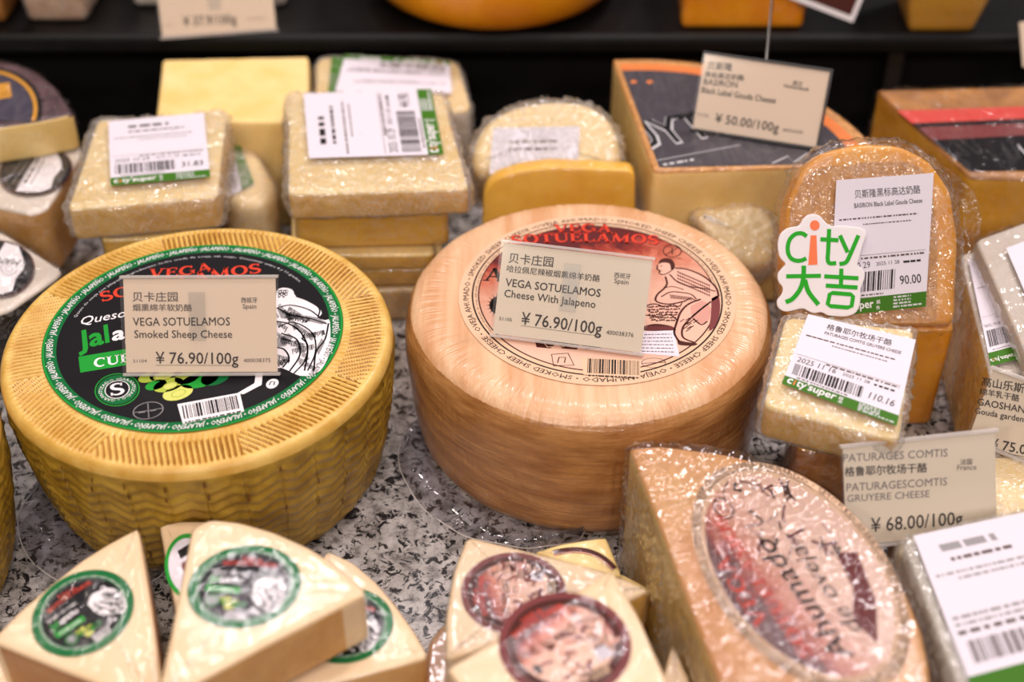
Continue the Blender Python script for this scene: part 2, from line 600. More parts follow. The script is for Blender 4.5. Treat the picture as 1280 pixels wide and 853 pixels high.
def serif_letter(ch):
    """a roman capital with serifs in a box one unit high: (V, F, advance)"""
    T, t, s = 0.19, 0.085, 0.075
    V, F, off = [], [], 0
    parts = []
    st = lambda a, b, w: parts.append(ribbon([a, b], w))
    sf = lambda x, y, w: parts.append(ribbon([(x - w / 2, y), (x + w / 2, y)], s))
    top, bot = 1 - s / 2, s / 2
    if ch == 'V':
        adv = 0.92; st((0.14, 1), (0.46, 0), T); st((0.46, 0), (0.76, 1), t); sf(0.14, top, 0.34); sf(0.76, top, 0.3)
    elif ch == 'A':
        adv = 0.94; st((0.46, 1), (0.15, 0), t); st((0.44, 1), (0.76, 0), T); st((0.26, 0.34), (0.64, 0.34), t); sf(0.14, bot, 0.28); sf(0.76, bot, 0.34)
    elif ch == 'E':
        adv = 0.76; st((0.18, 0), (0.18, 1), T); st((0.05, top), (0.64, top), s); st((0.05, bot), (0.68, bot), s); st((0.2, 0.52), (0.5, 0.52), t); st((0.63, 1), (0.63, 0.76), t); st((0.67, 0), (0.67, 0.26), t); st((0.5, 0.64), (0.5, 0.4), t)
    elif ch == 'G':
        adv = 0.96; a = arc(0.47, 0.5, 0.36, 0.455, 48, 325, 24); parts.append(ribbon(a, [0.08 + 0.12 * abs(math.sin((k / 23) * PI)) for k in range(24)])); st((0.77, 0.08), (0.77, 0.44), T * 0.9); sf(0.75, 0.44, 0.3); st((0.73, 0.98), (0.73, 0.72), t)
    elif ch == 'C':
        adv = 0.88; a = arc(0.47, 0.5, 0.36, 0.455, 48, 312, 24); parts.append(ribbon(a, [0.08 + 0.12 * abs(math.sin((k / 23) * PI)) for k in range(24)])); st((0.73, 0.98), (0.73, 0.72), t)
    elif ch == 'S':
        adv = 0.7; a = np.vstack([arc(0.34, 0.735, 0.22, 0.22, 30, 250, 14), arc(0.34, 0.26, 0.25, 0.22, 75, -150, 14)]); parts.append(ribbon(a, [0.07 + 0.12 * math.sin(k / 27 * PI) for k in range(28)])); st((0.54, 0.98), (0.54, 0.74), t); st((0.1, 0.02), (0.1, 0.26), t)
    elif ch == 'O':
        adv = 0.98; n = 30; a = arc(0.48, 0.5, 0.355, 0.455, 0, 348, n); parts.append(ribbon(a, [0.08 + 0.12 * abs(math.cos(2 * PI * k / n)) for k in range(n)], True))
    elif ch == 'T':
        adv = 0.84; st((0.42, 0), (0.42, 1), T); st((0.06, top), (0.78, top), s); sf(0.42, bot, 0.38); st((0.07, 1), (0.07, 0.72), t); st((0.77, 1), (0.77, 0.72), t)
    elif ch == 'U':
        adv = 0.96; st((0.2, 1), (0.2, 0.3), T); st((0.76, 1), (0.76, 0.3), t); parts.append(ribbon(arc(0.48, 0.3, 0.28, 0.26, 180, 360, 14), np.linspace(T, t, 14))); sf(0.2, top, 0.36); sf(0.76, top, 0.3)
    elif ch == 'L':
        adv = 0.74; st((0.2, 0), (0.2, 1), T); sf(0.2, top, 0.38); st((0.05, bot), (0.68, bot), s); st((0.67, 0), (0.67, 0.28), t)
    elif ch == 'M':
        adv = 1.16; st((0.16, 0), (0.2, 1), t); st((0.2, 1), (0.56, 0.05), T); st((0.56, 0.05), (0.92, 1), t); st((0.94, 0), (0.92, 1), T); sf(0.16, bot, 0.28); sf(0.95, bot, 0.34); sf(0.14, top, 0.2); sf(0.98, top, 0.2)
    elif ch == 'H':
        adv = 1.0; st((0.2, 0), (0.2, 1), T); st((0.8, 0), (0.8, 1), T); st((0.2, 0.5), (0.8, 0.5), t); [sf(x, y, 0.34) for x in (0.2, 0.8) for y in (top, bot)]
    elif ch == 'D':
        adv = 0.98; st((0.2, 0), (0.2, 1), T); st((0.06, top), (0.45, top), s); st((0.06, bot), (0.45, bot), s); parts.append(ribbon(arc(0.42, 0.5, 0.42, 0.46, 90, -90, 18), [0.08 + 0.12 * math.sin(k / 17 * PI) for k in range(18)]))
    elif ch == 'R':
        adv = 0.94; st((0.2, 0), (0.2, 1), T); sf(0.2, bot, 0.36); st((0.06, top), (0.45, top), s); parts.append(ribbon(arc(0.42, 0.75, 0.28, 0.215, 90, -90, 14), [0.08 + 0.1 * math.sin(k / 13 * PI) for k in range(14)])); st((0.2, 0.53), (0.44, 0.53), t); st((0.46, 0.52), (0.82, 0.03), T)
    else:
        adv = 0.4
    for v, f in parts:
        V.append(v)
        F += [tuple(i + off for i in q) for q in f]
        off += len(v)
    return (np.vstack(V) if V else np.zeros((0, 2))), F, adv


def serif_text(s):
    V, F, off, x = [], [], 0, 0.0
    for ch in s:
        v, f, adv = serif_letter(ch)
        if len(v):
            V.append(v + np.array([x, 0]))
            F += [tuple(i + off for i in q) for q in f]
            off += len(v)
        x += adv
    return np.vstack(V), F, x


class Canvas:
    """flat printed matter on a plane. Points go in through self.map (pixel measurements, or unit coordinates of a quad)
    and come out as plane coordinates; lv is the print layer."""

    def __init__(s, plane, mapper=None):
        s.pl, s.map, s.items = plane, mapper or plane.loc, []

    def quad(s, TL, TR, BR, BL):
        """unit coordinates (u right, v up from the bottom) of the quad given in pixels"""
        a, b, c, d = (np.array(s.pl.loc(p)) for p in (TL, TR, BR, BL))
        s.map = lambda p: tuple((1 - p[0]) * ((1 - p[1]) * d + p[1] * a) + p[0] * ((1 - p[1]) * c + p[1] * b))
        return s

    def add(s, V, F, m, lv):
        s.items.append((np.asarray(V, float), F, m, lv))

    def raw(s, pts, m, lv=0):
        s.add(pts, [tuple(range(len(pts)))], m, lv)

    def poly(s, pts, m, lv=0):
        s.raw([s.map(p) for p in pts], m, lv)

    def ell(s, c, pa, pb, m, lv=0, seg=64, inner=0.0):
        C, A, B = (np.array(s.map(p)) for p in (c, pa, pb))
        t = np.linspace(0, 2 * PI, seg, endpoint=False)
        E = np.cos(t)[:, None] * (A - C) + np.sin(t)[:, None] * (B - C)
        if inner:
            V = np.vstack([C + E, C + E * inner])
            s.add(V, [(i, (i + 1) % seg, (i + 1) % seg + seg, i + seg) for i in range(seg)], m, lv)
        else:
            s.raw(C + E, m, lv)

    def disc(s, C, r, m, lv=0, seg=128, inner=0.0, uvr=None):
        t = np.linspace(0, 2 * PI, seg, endpoint=False)
        E = np.c_[np.cos(t), np.sin(t)] * r
        if inner:
            V = np.vstack([E, E * (inner / r)]) + np.array(C)
            s.add(V, [(i, (i + 1) % seg, (i + 1) % seg + seg, i + seg) for i in range(seg)], m, lv)
        else:
            s.raw(E + np.array(C), m, lv)

    def line(s, pts, w, m, lv=2, closed=False):
        V, F = ribbon([s.map(p) for p in pts], w, closed)
        s.add(V, F, m, lv)

    def text(s, t, p0, p1, m, lv=2, hs=1.0, bold=0.0, it=0.0, serif=False, res=2):
        """baseline from p0 to p1; hs scales the height"""
        a, b = np.array(s.map(p0)), np.array(s.map(p1))
        if serif:
            V, F, wd = serif_text(t)
        else:
            V, F = glyphs(t, bold, res)
            if not len(V):
                return
            V = V - np.array([V[:, 0].min(), 0])
            wd = V[:, 0].max()
        ex = (b - a) / wd
        ey = np.array([-ex[1], ex[0]]) * hs
        W = a + (V[:, :1] + it * V[:, 1:]) * ex + V[:, 1:] * ey
        s.add(W, F, m, lv)

    def curve(s, t, pts, height, m, lv=2, bold=0.0, it=0.0, serif=False, local=False):
        """lettering along a polyline, cap height in metres"""
        P = np.array(pts if local else [s.map(p) for p in pts], float)
        if serif:
            V, F, wd = serif_text(t)
            cap = 1.0
        else:
            V, F = glyphs(t, bold, 1)
            V = V - np.array([V[:, 0].min(), 0])
            wd, cap = V[:, 0].max(), 0.7
        d = np.linalg.norm(np.diff(P, axis=0), axis=1)
        L = np.r_[0, np.cumsum(d)]
        q = (V[:, 0] + it * V[:, 1]) / wd * L[-1]
        x, y = np.interp(q, L, P[:, 0]), np.interp(q, L, P[:, 1])
        G = np.gradient(P, L, axis=0)
        gx, gy = np.interp(q, L, G[:, 0]), np.interp(q, L, G[:, 1])
        g = np.hypot(gx, gy) + 1e-12
        hgt = V[:, 1] / cap * height
        W = np.c_[x - gy / g * hgt, y + gx / g * hgt]
        s.add(W, F, m, lv)

    def smooth(s, pts, n=24):
        """three pixel points -> an even quadratic arc through them, in pixels"""
        a, b, c = (np.array(p, float) for p in pts)
        k = 2 * b - (a + c) / 2
        t = np.linspace(0, 1, n)[:, None]
        return (1 - t) ** 2 * a + 2 * t * (1 - t) * k + t * t * c

    def bars(s, o, x, y, m='ink', seed=1, n=34, lv=2):
        o, x, y = (np.array(s.map(p)) for p in (o, x, y))
        r = random.Random(seed)
        u = 0.0
        V, F = [], []
        while u < 1:
            w = r.choice((0.4, 0.4, 0.8, 1.2)) / n
            w = min(w, 1 - u)
            k = len(V)
            V += [o + (x - o) * u, o + (x - o) * (u + w), o + (x - o) * (u + w) + (y - o), o + (x - o) * u + (y - o)]
            F.append((k, k + 1, k + 2, k + 3))
            u += w + r.choice((0.4, 0.5, 0.9)) / n
        s.add(V, F, m, lv)

    def greek(s, p0, p1, h, m, seed=1, lv=2):
        """a line of print too small to read: broken dashes"""
        a, b = np.array(s.map(p0)), np.array(s.map(p1))
        L = np.linalg.norm(b - a)
        e = (b - a) / L
        n = np.array([-e[1], e[0]])
        r = random.Random(seed)
        u, V, F = 0.0, [], []
        while u < L:
            w = min(L - u, h * r.uniform(0.5, 2.2))
            k = len(V)
            V += [a + e * u, a + e * (u + w), a + e * (u + w) + n * h * 0.75, a + e * u + n * h * 0.75]
            F.append((k, k + 1, k + 2, k + 3))
            u += w + h * r.uniform(0.3, 0.7)
        s.add(V, F, m, lv)

    def build(s, name, parent, lift=0.0004, xf=None, uvr=None, step=5e-5, label=None):
        mats, V, F, mi, uv, off = [], [], [], [], [], 0
        for v, f, m, lv in s.items:
            if m not in mats:
                mats.append(m)
            k = mats.index(m)
            q = xf(v) if xf else v
            for a, b in q:
                V.append(s.pl.w(a, b, lift + lv * step))
            uv += [(a / (uvr or 1), b / (uvr or 1)) for a, b in v]
            F += [tuple(i + off for i in x) for x in f]
            mi += [k] * len(f)
            off += len(v)
        return put(name, V, F, mats, parent, mi, smooth=False, uv=uv, label=label)

# ------------------------------------------------------------------ the setting
def structure(o):
    o['kind'] = 'structure'
    return o


TABLE = flat(0.0)
structure(box('granite_counter', Plane((0, 0.5, 0), (0, 0, 1)), -1.2, 1.2, -0.45, 0.43, -0.03, 0.0, 'granite', None, 0.001))
structure(box('counter_back_deck', Plane((0, 0.5, 0), (0, 0, 1)), -1.2, 1.2, 0.4305, 1.06, -0.03, 0.0, 'black_panel', None, 0.001))
structure(box('wall_back', Plane((0, 0, 0), (0, 0, 1)), -1.2, 1.2, 1.52, 1.56, -0.03, 0.9, 'black_panel', None, 0.0))
SHZ = 0.095                      # top of the black shelf behind the counter
SHY = 0.985
shelf = thing('display_shelf', 'long black display shelf raised behind the counter cheeses', 'shelf', (0, SHY, 0))
# board with a rolled front lip
V, F = [], []
prof = [(0.53, SHZ), (0.012, SHZ), (0.008, SHZ + 0.0015), (0.004, SHZ + 0.0015), (0.001, SHZ - 0.001), (0.0, SHZ - 0.004), (0.0, SHZ - 0.011), (0.003, SHZ - 0.014), (0.53, SHZ - 0.014)]
for x in (-1.2, 1.2):
    for y, z in prof:
        V.append((x, SHY + y, z))
n = len(prof)
for i in range(n):
    F.append((i, (i + 1) % n, (i + 1) % n + n, i + n))
F += [tuple(range(n)), tuple(range(2 * n - 1, n - 1, -1))]
put('shelf_board', V, F, 'black_shelf', shelf, smooth=False)
box('riser_panel', Plane((0, SHY, 0), (0, 0, 1)), -1.2, 1.2, 0.035, 0.055, 0.0005, SHZ - 0.0142, 'black_panel', shelf)
for x in (-0.125, 0.30):
    box('shelf_bracket', Plane((x, SHY, 0), (0, 0, 1)), -0.006, 0.006, 0.012, 0.035, 0.0005, SHZ - 0.0142, 'dark_plastic', shelf)

# ------------------------------------------------------------------ the two big wheels
LW, LC, LR = (-0.178, 0.625), (-0.181, 0.629), 0.0845
RW, RC_, RR = (0.0455, 0.661), (0.0500, 0.664), 0.0815
WH = 0.095
tri = lambda x: 2 * abs(2 * (x - math.floor(x + 0.5))) - 1


def gold_wheel(root, c, seg, stained=True):
    prof = [(0.002, WH), (0.04, WH), (0.08, WH), (0.0848, WH)]
    prof += [(r, WH) for r in np.linspace(0.086, 0.1035, 15)]
    prof += [(0.105, WH + 0.0004), (0.1065, WH + 0.0002), (0.108, WH - 0.001), (0.1093, WH - 0.003), (0.110, WH - 0.006)]
    nt = len(prof)
    zs = np.linspace(0.086, 0.006, 46)
    prof += [(0.110 - 0.013 * ((0.088 - z) / 0.088) ** 1.8, z) for z in zs]
    prof += [(0.0955, 0.002), (0.092, 0.0), (0.02, 0.0)]

    def fn(t, i, r, z):
        if 4 <= i < 19:
            k = round(t / (PI / 4))
            a = k * PI / 4 + PI / 2 + 0.30
            x, y = r * math.cos(t), r * math.sin(t)
            ph = (x * math.cos(a) + y * math.sin(a)) / 0.0031
            fade = min(1, (i - 3) / 2, (19 - i) / 2)
            s = math.sin(2 * PI * ph)
            z += 0.0010 * fade * (s - 0.35 * s * s) + 0.0003 * noise.noise(Vector((x * 90, y * 90, 3)))
        elif i >= nt:
            fade = min(1.0, (i - nt + 1) / 4)
            ph = z / 0.0072 + 0.34 * tri(t * 30 / (2 * PI))
            s = math.sin(2 * PI * ph)
            r += fade * (0.00065 * s + 0.0011 * noise.noise(Vector((t * 9, z * 70, 1))) - 0.0007 * (1 if tri(t * 34 / (2 * PI)) > 0.86 else 0))
        return r, z
    o = lathe('cheese_rind', (c[0], c[1], 0), prof, ['rind_gold', 'rind_side', 'rind_groove'], root, seg, fn, lambda i: 0 if i < nt - 1 else 1)
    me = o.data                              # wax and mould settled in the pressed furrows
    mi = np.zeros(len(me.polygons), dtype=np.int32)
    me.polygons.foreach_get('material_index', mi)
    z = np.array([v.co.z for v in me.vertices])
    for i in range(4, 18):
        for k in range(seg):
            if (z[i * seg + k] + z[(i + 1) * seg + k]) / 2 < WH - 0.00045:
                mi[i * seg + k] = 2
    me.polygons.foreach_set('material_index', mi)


gw = thing('whole_cheese', 'whole golden ridged cheese wheel with black and green round label', 'cheese', (LW[0], LW[1], 0), 'whole cheese wheels on the counter')
gold_wheel(gw, LW, 2000)
# mould marks pressed between the plaits of the side
V, F = [], []
rr = random.Random(3)
for k in range(34):
    for row in range(9):
        if rr.random() < 0.42:
            continue
        t = (k + 0.5) / 34 * 2 * PI + rr.uniform(-0.012, 0.012)
        z0 = 0.082 - row * 0.0085 + rr.uniform(-0.001, 0.001)
        hh, ww = rr.uniform(0.002, 0.0048), rr.uniform(0.003, 0.0075)
        b = len(V)
        for (dt, dz) in ((-ww, 0), (ww, 0.0006), (ww * 0.8, hh), (-ww * 0.9, hh)):
            z = z0 + dz
            r = 0.1106 - 0.013 * ((0.088 - z) / 0.088) ** 1.8
            V.append((LW[0] + r * math.cos(t + dt), LW[1] + r * math.sin(t + dt), z))
        F.append((b, b + 1, b + 2, b + 3))
M('rind_stain', (128, 84, 26), (104, 64, 18), nscale=200, rough=0.5)
mk = put('mould_marks', V, F, 'rind_stain', gw)
mk['kind'] = 'stuff'

LPL = Plane((LC[0], LC[1], WH), (0, 0, 1))
z1 = lambda x, y: (x / 2.56, 270 + y / 2.56)
cv = Canvas(LPL)


def circ(r, a0, a1, n=200):
    t = np.radians(np.linspace(a0, a1, n))
    return np.c_[np.cos(t), np.sin(t)] * r


cv.disc((0, 0), LR, 'green', 0)
cv.disc((0, 0), LR * 0.905, 'black', 1)
cv.disc((0, 0), LR * 0.995, 'leaf', 1, inner=LR * 0.985)
cv.curve('JALAPEÑO • ' * 25, circ(LR * 0.929, 97, 97 - 360, 700), LR * 0.042, 'white', 2, bold=0.012, it=0.25, local=True)
cv.curve('Queso de oveja con jalapeño. Ingredientes: leche cruda de oveja, sal, cuajo. Conservar entre 4 y 10 grados.', circ(LR * 0.845, 170, 40, 300), LR * 0.022, 'lightgrey', 2, local=True)
cv.curve('VEGA', cv.smooth([z1(472, 203), z1(580, 196), z1(686, 178)]), 0.0092, 'red', 3, serif=True)
cv.curve('SOTUELAMOS', cv.smooth([z1(326, 280), z1(590, 222), z1(838, 186)]), 0.0098, 'red', 3, serif=True)
cv.text('Queso de oveja', z1(256, 354), z1(600, 290), 'white', 3, it=0.3, bold=0.004, hs=1.1)
cv.text('Jal', z1(252, 432), z1(352, 407), 'leaf', 3, it=0.15, bold=0.03, hs=1.25)
cv.text('apeño', z1(358, 404), z1(590, 360), 'white', 3, it=0.15, bold=0.03, hs=1.05)
cv.poly([z1(252, 455), z1(600, 398), z1(606, 448), z1(258, 506)], 'leaf', 2)
cv.text('CURADO', z1(302, 490), z1(560, 446), 'white', 3, serif=True, hs=1.0)
c0 = z1(376, 560)
for r, m, l, inn in ((72, 'leaf', 2, 0.95), (64, 'green', 2, 0), (40, 'black', 3, 0), (40, 'white', 4, 0.93)):
    cv.ell(c0, z1(376 + r, 556), z1(376, 560 - r * 0.72), m, l, inner=inn)
cv.text('S', z1(352, 582), z1(402, 574), 'white', 5, serif=True, hs=0.85)
ctr = np.array(cv.map(c0))
cv.curve('GARANTIZADO • GARANTIZADO • ', circ(0.0079, 100, -260, 120) * 1.0 + ctr, 0.0019, 'white', 4, local=True)
cv.ell(z1(475, 627), z1(524, 620), z1(475, 600), 'grey', 2, inner=0.94)
cv.line([z1(430, 634), z1(520, 620)], 0.0004, 'grey', 3)
cv.line([z1(474, 604), z1(477, 650)], 0.0004, 'grey', 3)
cv.greek(z1(445, 636), z1(505, 626), 0.0016, 'grey', 2, 3)
for x, y, a, b, m in ((478, 520, 34, 17, 'pepper'), (520, 512, 40, 20, 'pepper2'), (540, 545, 48, 22, 'pepper'), (570, 570, 48, 24, 'pepper2'), (600, 520, 40, 22, 'pepper'),
                      (500, 545, 34, 16, 'leaf'), (640, 530, 60, 24, 'leaf'), (690, 520, 46, 26, 'green')):
    cv.ell(z1(x, y), z1(x + a, y - a * 0.18), z1(x + 4, y - b), m, 2)
for x, y in ((545, 548), (572, 572), (515, 516)):
    cv.ell(z1(x, y), z1(x + 20, y - 4), z1(x + 2, y - 10), 'pepper2', 3)
    cv.ell(z1(x, y), z1(x + 24, y - 5), z1(x + 2, y - 12), 'pepper', 3, inner=0.86)
cv.poly([z1(568, 607), z1(768, 570), z1(782, 630), z1(586, 670)], 'white', 2)
cv.bars(z1(590, 655), z1(770, 620), z1(582, 612), 'black', 5, 30, 3)
cv.greek(z1(592, 668), z1(776, 631), 0.0014, 'ink', 4, 3)
cv.ell(z1(872, 541), z1(892, 537), z1(872, 526), 'white', 2)
cv.line([z1(862, 546), z1(868, 534), z1(880, 536), z1(876, 546)], 0.0007, 'black', 3)
# the woodcut shepherd: white paper shapes with black hatching
fig = [(700, 330), (760, 280), (820, 262), (880, 262), (884, 244), (905, 234), (935, 240), (948, 262), (985, 276), (1022, 300), (1030, 318), (1018, 330), (1040, 338), (1056, 342), (1056, 430), (1040, 478), (1012, 508), (960, 516), (900, 490), (860, 500), (800, 470), (740, 430)]
cv.poly([z1(*p) for p in flow(fig + [fig[0]], 3)], 'white', 2)
cv.poly([z1(*p) for p in ((820, 500), (842, 498), (838, 545), (780, 575), (760, 572), (815, 540))], 'white', 3)
for p in (((886, 300), (960, 318), (975, 336), (900, 332)), ((975, 322), (1018, 330), (1046, 345), (1030, 352), (985, 340)), ((886, 395), (925, 380), (940, 392), (915, 420), (888, 425)), ((1010, 430), (1030, 395), (1040, 410), (1020, 450))):
    cv.poly([z1(*q) for q in p], 'grey', 3)
rr = random.Random(11)
for band in range(26):                       # rows of engraved strokes following the folds
    x0, y0 = 880 + rr.uniform(-150, 120), 268 + band * 9
    dx, dy = rr.choice(((3.8, 1.0), (3.2, 2.0), (3.6, -0.8), (2.2, 3.0)))
    for k in range(20):
        x, y = x0 + k * dx, y0 + k * dy
        if not (735 < x < 1044 and 285 < y < 500) or (x < 870 and y < 330) or y > 500 - max(0, x - 1000):
            continue
        L = rr.uniform(9, 18)
        cv.line([z1(x, y), z1(x - dy * 0.35 * L * 0.4, y + dx * 0.3 * L * 0.5), z1(x - dy * L * 0.26, y + dx * L * 0.3)], rr.uniform(0.0003, 0.0006), 'black', 4)
for q in (((890, 300), (930, 322), (990, 332), (1046, 350)), ((884, 342), (925, 350), (965, 380), (985, 430), (975, 500)), ((1052, 348), (1040, 400), (1012, 440), (1005, 500)), ((900, 380), (950, 400), (960, 450), (925, 505)),
          ((884, 425), (910, 432), (925, 460), (905, 490)), ((730, 380), (790, 352), (850, 372), (884, 400)), ((760, 430), (820, 412), (860, 440), (880, 480))):
    cv.line(flow([z1(*p) for p in q], 5), 0.0010, 'black', 4)
for k in range(9):
    cv.ell(z1(890 + k * 7 - (k // 5) * 30, 246 + (k // 5) * 9 + (k % 2) * 3), z1(895 + k * 7 - (k // 5) * 30, 246 + (k // 5) * 9), z1(890 + k * 7 - (k // 5) * 30, 241 + (k // 5) * 9), 'black', 4, 12, inner=0.6)
for q in (((948, 262), (985, 276), (1022, 300), (1018, 330)), ((884, 300), (930, 290), (990, 305), (1030, 335)), ((890, 360), (940, 345), (1000, 380), (1010, 440), (985, 500)), ((965, 395), (985, 420), (975, 470), (940, 510))):
    cv.line(flow([z1(*p) for p in q], 5), 0.0009, 'black', 4)
cv.build('paper_label', gw, 0.0008, uvr=LR)
JAL = cv

sw = thing('whole_cheese', 'whole pale smoked cheese wheel with pink and red round label', 'cheese', (RW[0], RW[1], 0), 'whole cheese wheels on the counter')
prof = [(0.002, WH), (0.04, WH), (0.08, WH), (0.088, WH)] + [(0.090, WH), (0.092, WH), (0.094, WH - 0.0001), (0.096, WH - 0.0004), (0.0978, WH - 0.0009), (0.0995, WH - 0.0014), (0.1025, WH - 0.003), (0.105, WH - 0.0055), (0.107, WH - 0.009), (0.1083, WH - 0.0135), (0.109, WH - 0.019)]
nt = len(prof)
prof += [(0.109 - 0.006 * ((0.076 - z) / 0.076) ** 2, z) for z in np.linspace(0.072, 0.01, 26)] + [(0.102, 0.005), (0.0995, 0.0015), (0.096, 0.0), (0.02, 0.0)]


def fsm(t, i, r, z):
    k = 0.0009 if i >= 4 else 0.0
    if 3 <= i < nt:                          # radial puckers where the film is drawn over the edge
        w = min(1.0, (i - 2) / 3) * min(1.0, (nt - i) / 3)
        z += w * (0.00045 * noise.noise(Vector((math.cos(t) * 26, math.sin(t) * 26, r * 60))) + 0.0003 * noise.noise(Vector((t * 70, r * 40, 7))))
    return r + k * noise.noise(Vector((math.cos(t) * 3, math.sin(t) * 3, z * 40))) + k * 0.35 * noise.noise(Vector((t * 40, z * 260, 2))), z


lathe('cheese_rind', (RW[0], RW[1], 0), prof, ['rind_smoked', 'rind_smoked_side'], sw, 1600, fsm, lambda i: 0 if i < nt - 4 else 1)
z3 = lambda x, y: (500 + x / 2.6667, 230 + y / 2.6667)
RPL = Plane((RC_[0], RC_[1], WH), (0, 0, 1))
cv = Canvas(RPL)
cv.disc((0, 0), RR, 'tan', 0)
cv.disc((0, 0), RR * 0.905, 'ink', 1)
cv.disc((0, 0), RR * 0.893, 'tan', 2)
cv.disc((0, 0), RR * 0.86, 'brown', 3)
cv.disc((0, 0), RR * 0.85, 'smoked_print', 4)
cv.curve('OVEJA AHUMADO • SMOKED SHEEP CHEESE • ' * 4, circ(RR * 0.925, 118, 118 - 360, 600), RR * 0.042, 'ink', 2, bold=0.004, local=True)
cv.curve('Queso ahumado de oveja elaborado con leche cruda de oveja, sal, cuajo y fermentos lácticos. Corteza no comestible. ' * 2, circ(RR * 0.868, 210, -30, 400), RR * 0.018, 'ink_soft', 4, local=True)
for off, m, l in ((0.0, 'wine', 5), (1.0, 'red', 6)):
    for t, p, h in (('VEGA', ((516, 166), (610, 163), (706, 166)), 0.0090), ('SOTUELAMOS', ((374, 207), (610, 196), (862, 206)), 0.0098)):
        q = [z3(x + (0 if off else 2.5), y + (0 if off else 2.5)) for x, y in p]
        cv.curve(t, cv.smooth(q), h, m, l, serif=True)
cv.text('AHUMADO', z3(276, 326), z3(812, 350), 'ink', 6, serif=True, hs=0.95)
for k in range(13):
    a = math.radians(60 + k * 20)
    cv.poly([z3(330 + 14 * math.cos(a - 0.3), 408 + 12 * math.sin(a - 0.3)), z3(330 + 44 * math.cos(a), 408 + 42 * math.sin(a)), z3(330 + 14 * math.cos(a + 0.3), 408 + 12 * math.sin(a + 0.3))], 'ink', 5)
cv.ell(z3(330, 408), z3(362, 408), z3(330, 378), 'ink', 5)
for p in (((450, 528), (490, 520), (530, 530), (500, 552), (455, 548)), ((520, 524), (560, 520), (600, 532), (590, 556), (540, 552)), ((590, 530), (640, 540), (672, 550), (620, 556))):
    cv.poly([z3(*q) for q in p], 'brown', 5)
for x in (480, 520, 560, 600):
    cv.line([z3(x, 535), z3(x + 12, 548), z3(x + 28, 546)], 0.0006, 'tan', 6)
cv.ell(z3(907, 227), z3(939, 227), z3(907, 206), 'brown', 5, inner=0.88)
cv.line([z3(885, 240), z3(930, 213)], 0.0007, 'brown', 5)
cv.line([z3(907, 240), z3(907, 215)], 0.0006, 'brown', 5)
for y in (217, 225, 233):
    cv.line([z3(896, y - 4), z3(907, y), z3(918, y - 4)], 0.0005, 'brown', 5)
cv.text('SIN GLUTEN', z3(880, 254), z3(938, 254), 'brown', 5)
# shepherd bent over a ewe, engraved
body = flow([(862, 268), (880, 256), (905, 262), (918, 285), (960, 290), (1010, 312), (1050, 345), (1062, 378), (1035, 398), (1000, 420), (968, 452), (942, 482), (944, 515), (985, 536), (930, 532), (914, 500), (922, 462), (900, 442), (860, 434), (820, 438), (810, 420), (848, 404), (852, 380), (890, 352), (882, 322), (864, 296), (862, 268)], 5)
cv.poly([z3(*p) for p in body], 'pink', 5)
cv.poly([z3(*p) for p in flow([(968, 412), (1008, 394), (1036, 420), (1026, 462), (998, 470), (974, 450), (968, 412)], 5)], 'rose', 6)
cv.poly([z3(*p) for p in flow([(860, 272), (868, 256), (890, 251), (910, 260), (916, 280), (904, 290), (898, 270), (876, 266), (860, 272)], 5)], 'brown', 6)      # hair
cv.poly([z3(*p) for p in flow([(1038, 385), (1062, 378), (1066, 430), (1050, 478), (1030, 490), (1036, 440), (1038, 385)], 5)], 'mauve', 5)
cv.poly([z3(*p) for p in flow([(925, 524), (950, 530), (990, 536), (975, 543), (930, 540), (925, 524)], 5)], 'brown', 6)
cv.poly([z3(*p) for p in flow([(806, 480), (850, 470), (905, 478), (912, 492), (850, 494), (806, 490), (806, 480)], 5)], 'brown', 5)
for q, w in ((((858, 274), (857, 288), (866, 292), (864, 300), (874, 306), (886, 304)), 9), (((886, 304), (900, 296), (914, 284)), 7), (((884, 312), (890, 335), (880, 352), (858, 372), (852, 392), (872, 402), (905, 404), (952, 394)), 12),
             (((916, 284), (958, 289), (1012, 312), (1052, 348), (1062, 378)), 13), (((898, 305), (925, 330), (968, 346), (1012, 352), (1052, 362)), 10), (((870, 380), (902, 364), (940, 366), (970, 372), (988, 388)), 9),
             (((880, 350), (910, 346), (945, 356)), 7), (((1002, 388), (962, 404), (936, 430), (922, 466), (914, 500), (930, 530)), 13), (((1036, 396), (1000, 424), (964, 456), (942, 484), (944, 516), (984, 534)), 12),
             (((812, 420), (826, 408), (850, 404), (880, 412), (905, 408)), 10), (((812, 440), (856, 446), (898, 440), (926, 460)), 9), (((1024, 462), (1004, 473), (976, 452)), 8), (((868, 278), (874, 277)), 7), (((866, 294), (873, 295)), 5),
             (((952, 394), (968, 384), (985, 392), (1002, 388)), 8), (((905, 404), (930, 412), (940, 400)), 7)):
    cv.line(flow([z3(*p) for p in q], 5) if len(q) > 2 else [z3(*p) for p in q], w * 1e-4, 'brown', 6)
rr = random.Random(5)
for row in range(4):                          # knitted vest
    for k in range(15):
        x = 925 + k * 7.4
        y = 294 + (x - 925) * 0.43 + row * 11
        cv.line([z3(x, y), z3(x + 3.5, y + 7)], 0.00075, 'brown', 6)
for row in range(6):                          # fleece
    for k in range(15 - row):
        x, y = 818 + k * 8 + rr.uniform(-2, 2) + row * 4, 412 + row * 9 + rr.uniform(-2, 2)
        cv.line(flow([z3(x, y + 3), z3(x + 3, y - 1), z3(x + 6, y + 3)], 3), 0.00065, 'brown', 7)
for k in range(18):                           # shading of the legs and sleeves
    x, y = 932 + rr.uniform(0, 70), 420 + rr.uniform(0, 80)
    if abs((x - 935) + (y - 420) * 0.55 - 38) < 34:
        cv.line([z3(x, y), z3(x + 14, y - 9)], 0.0006, 'brown', 6)
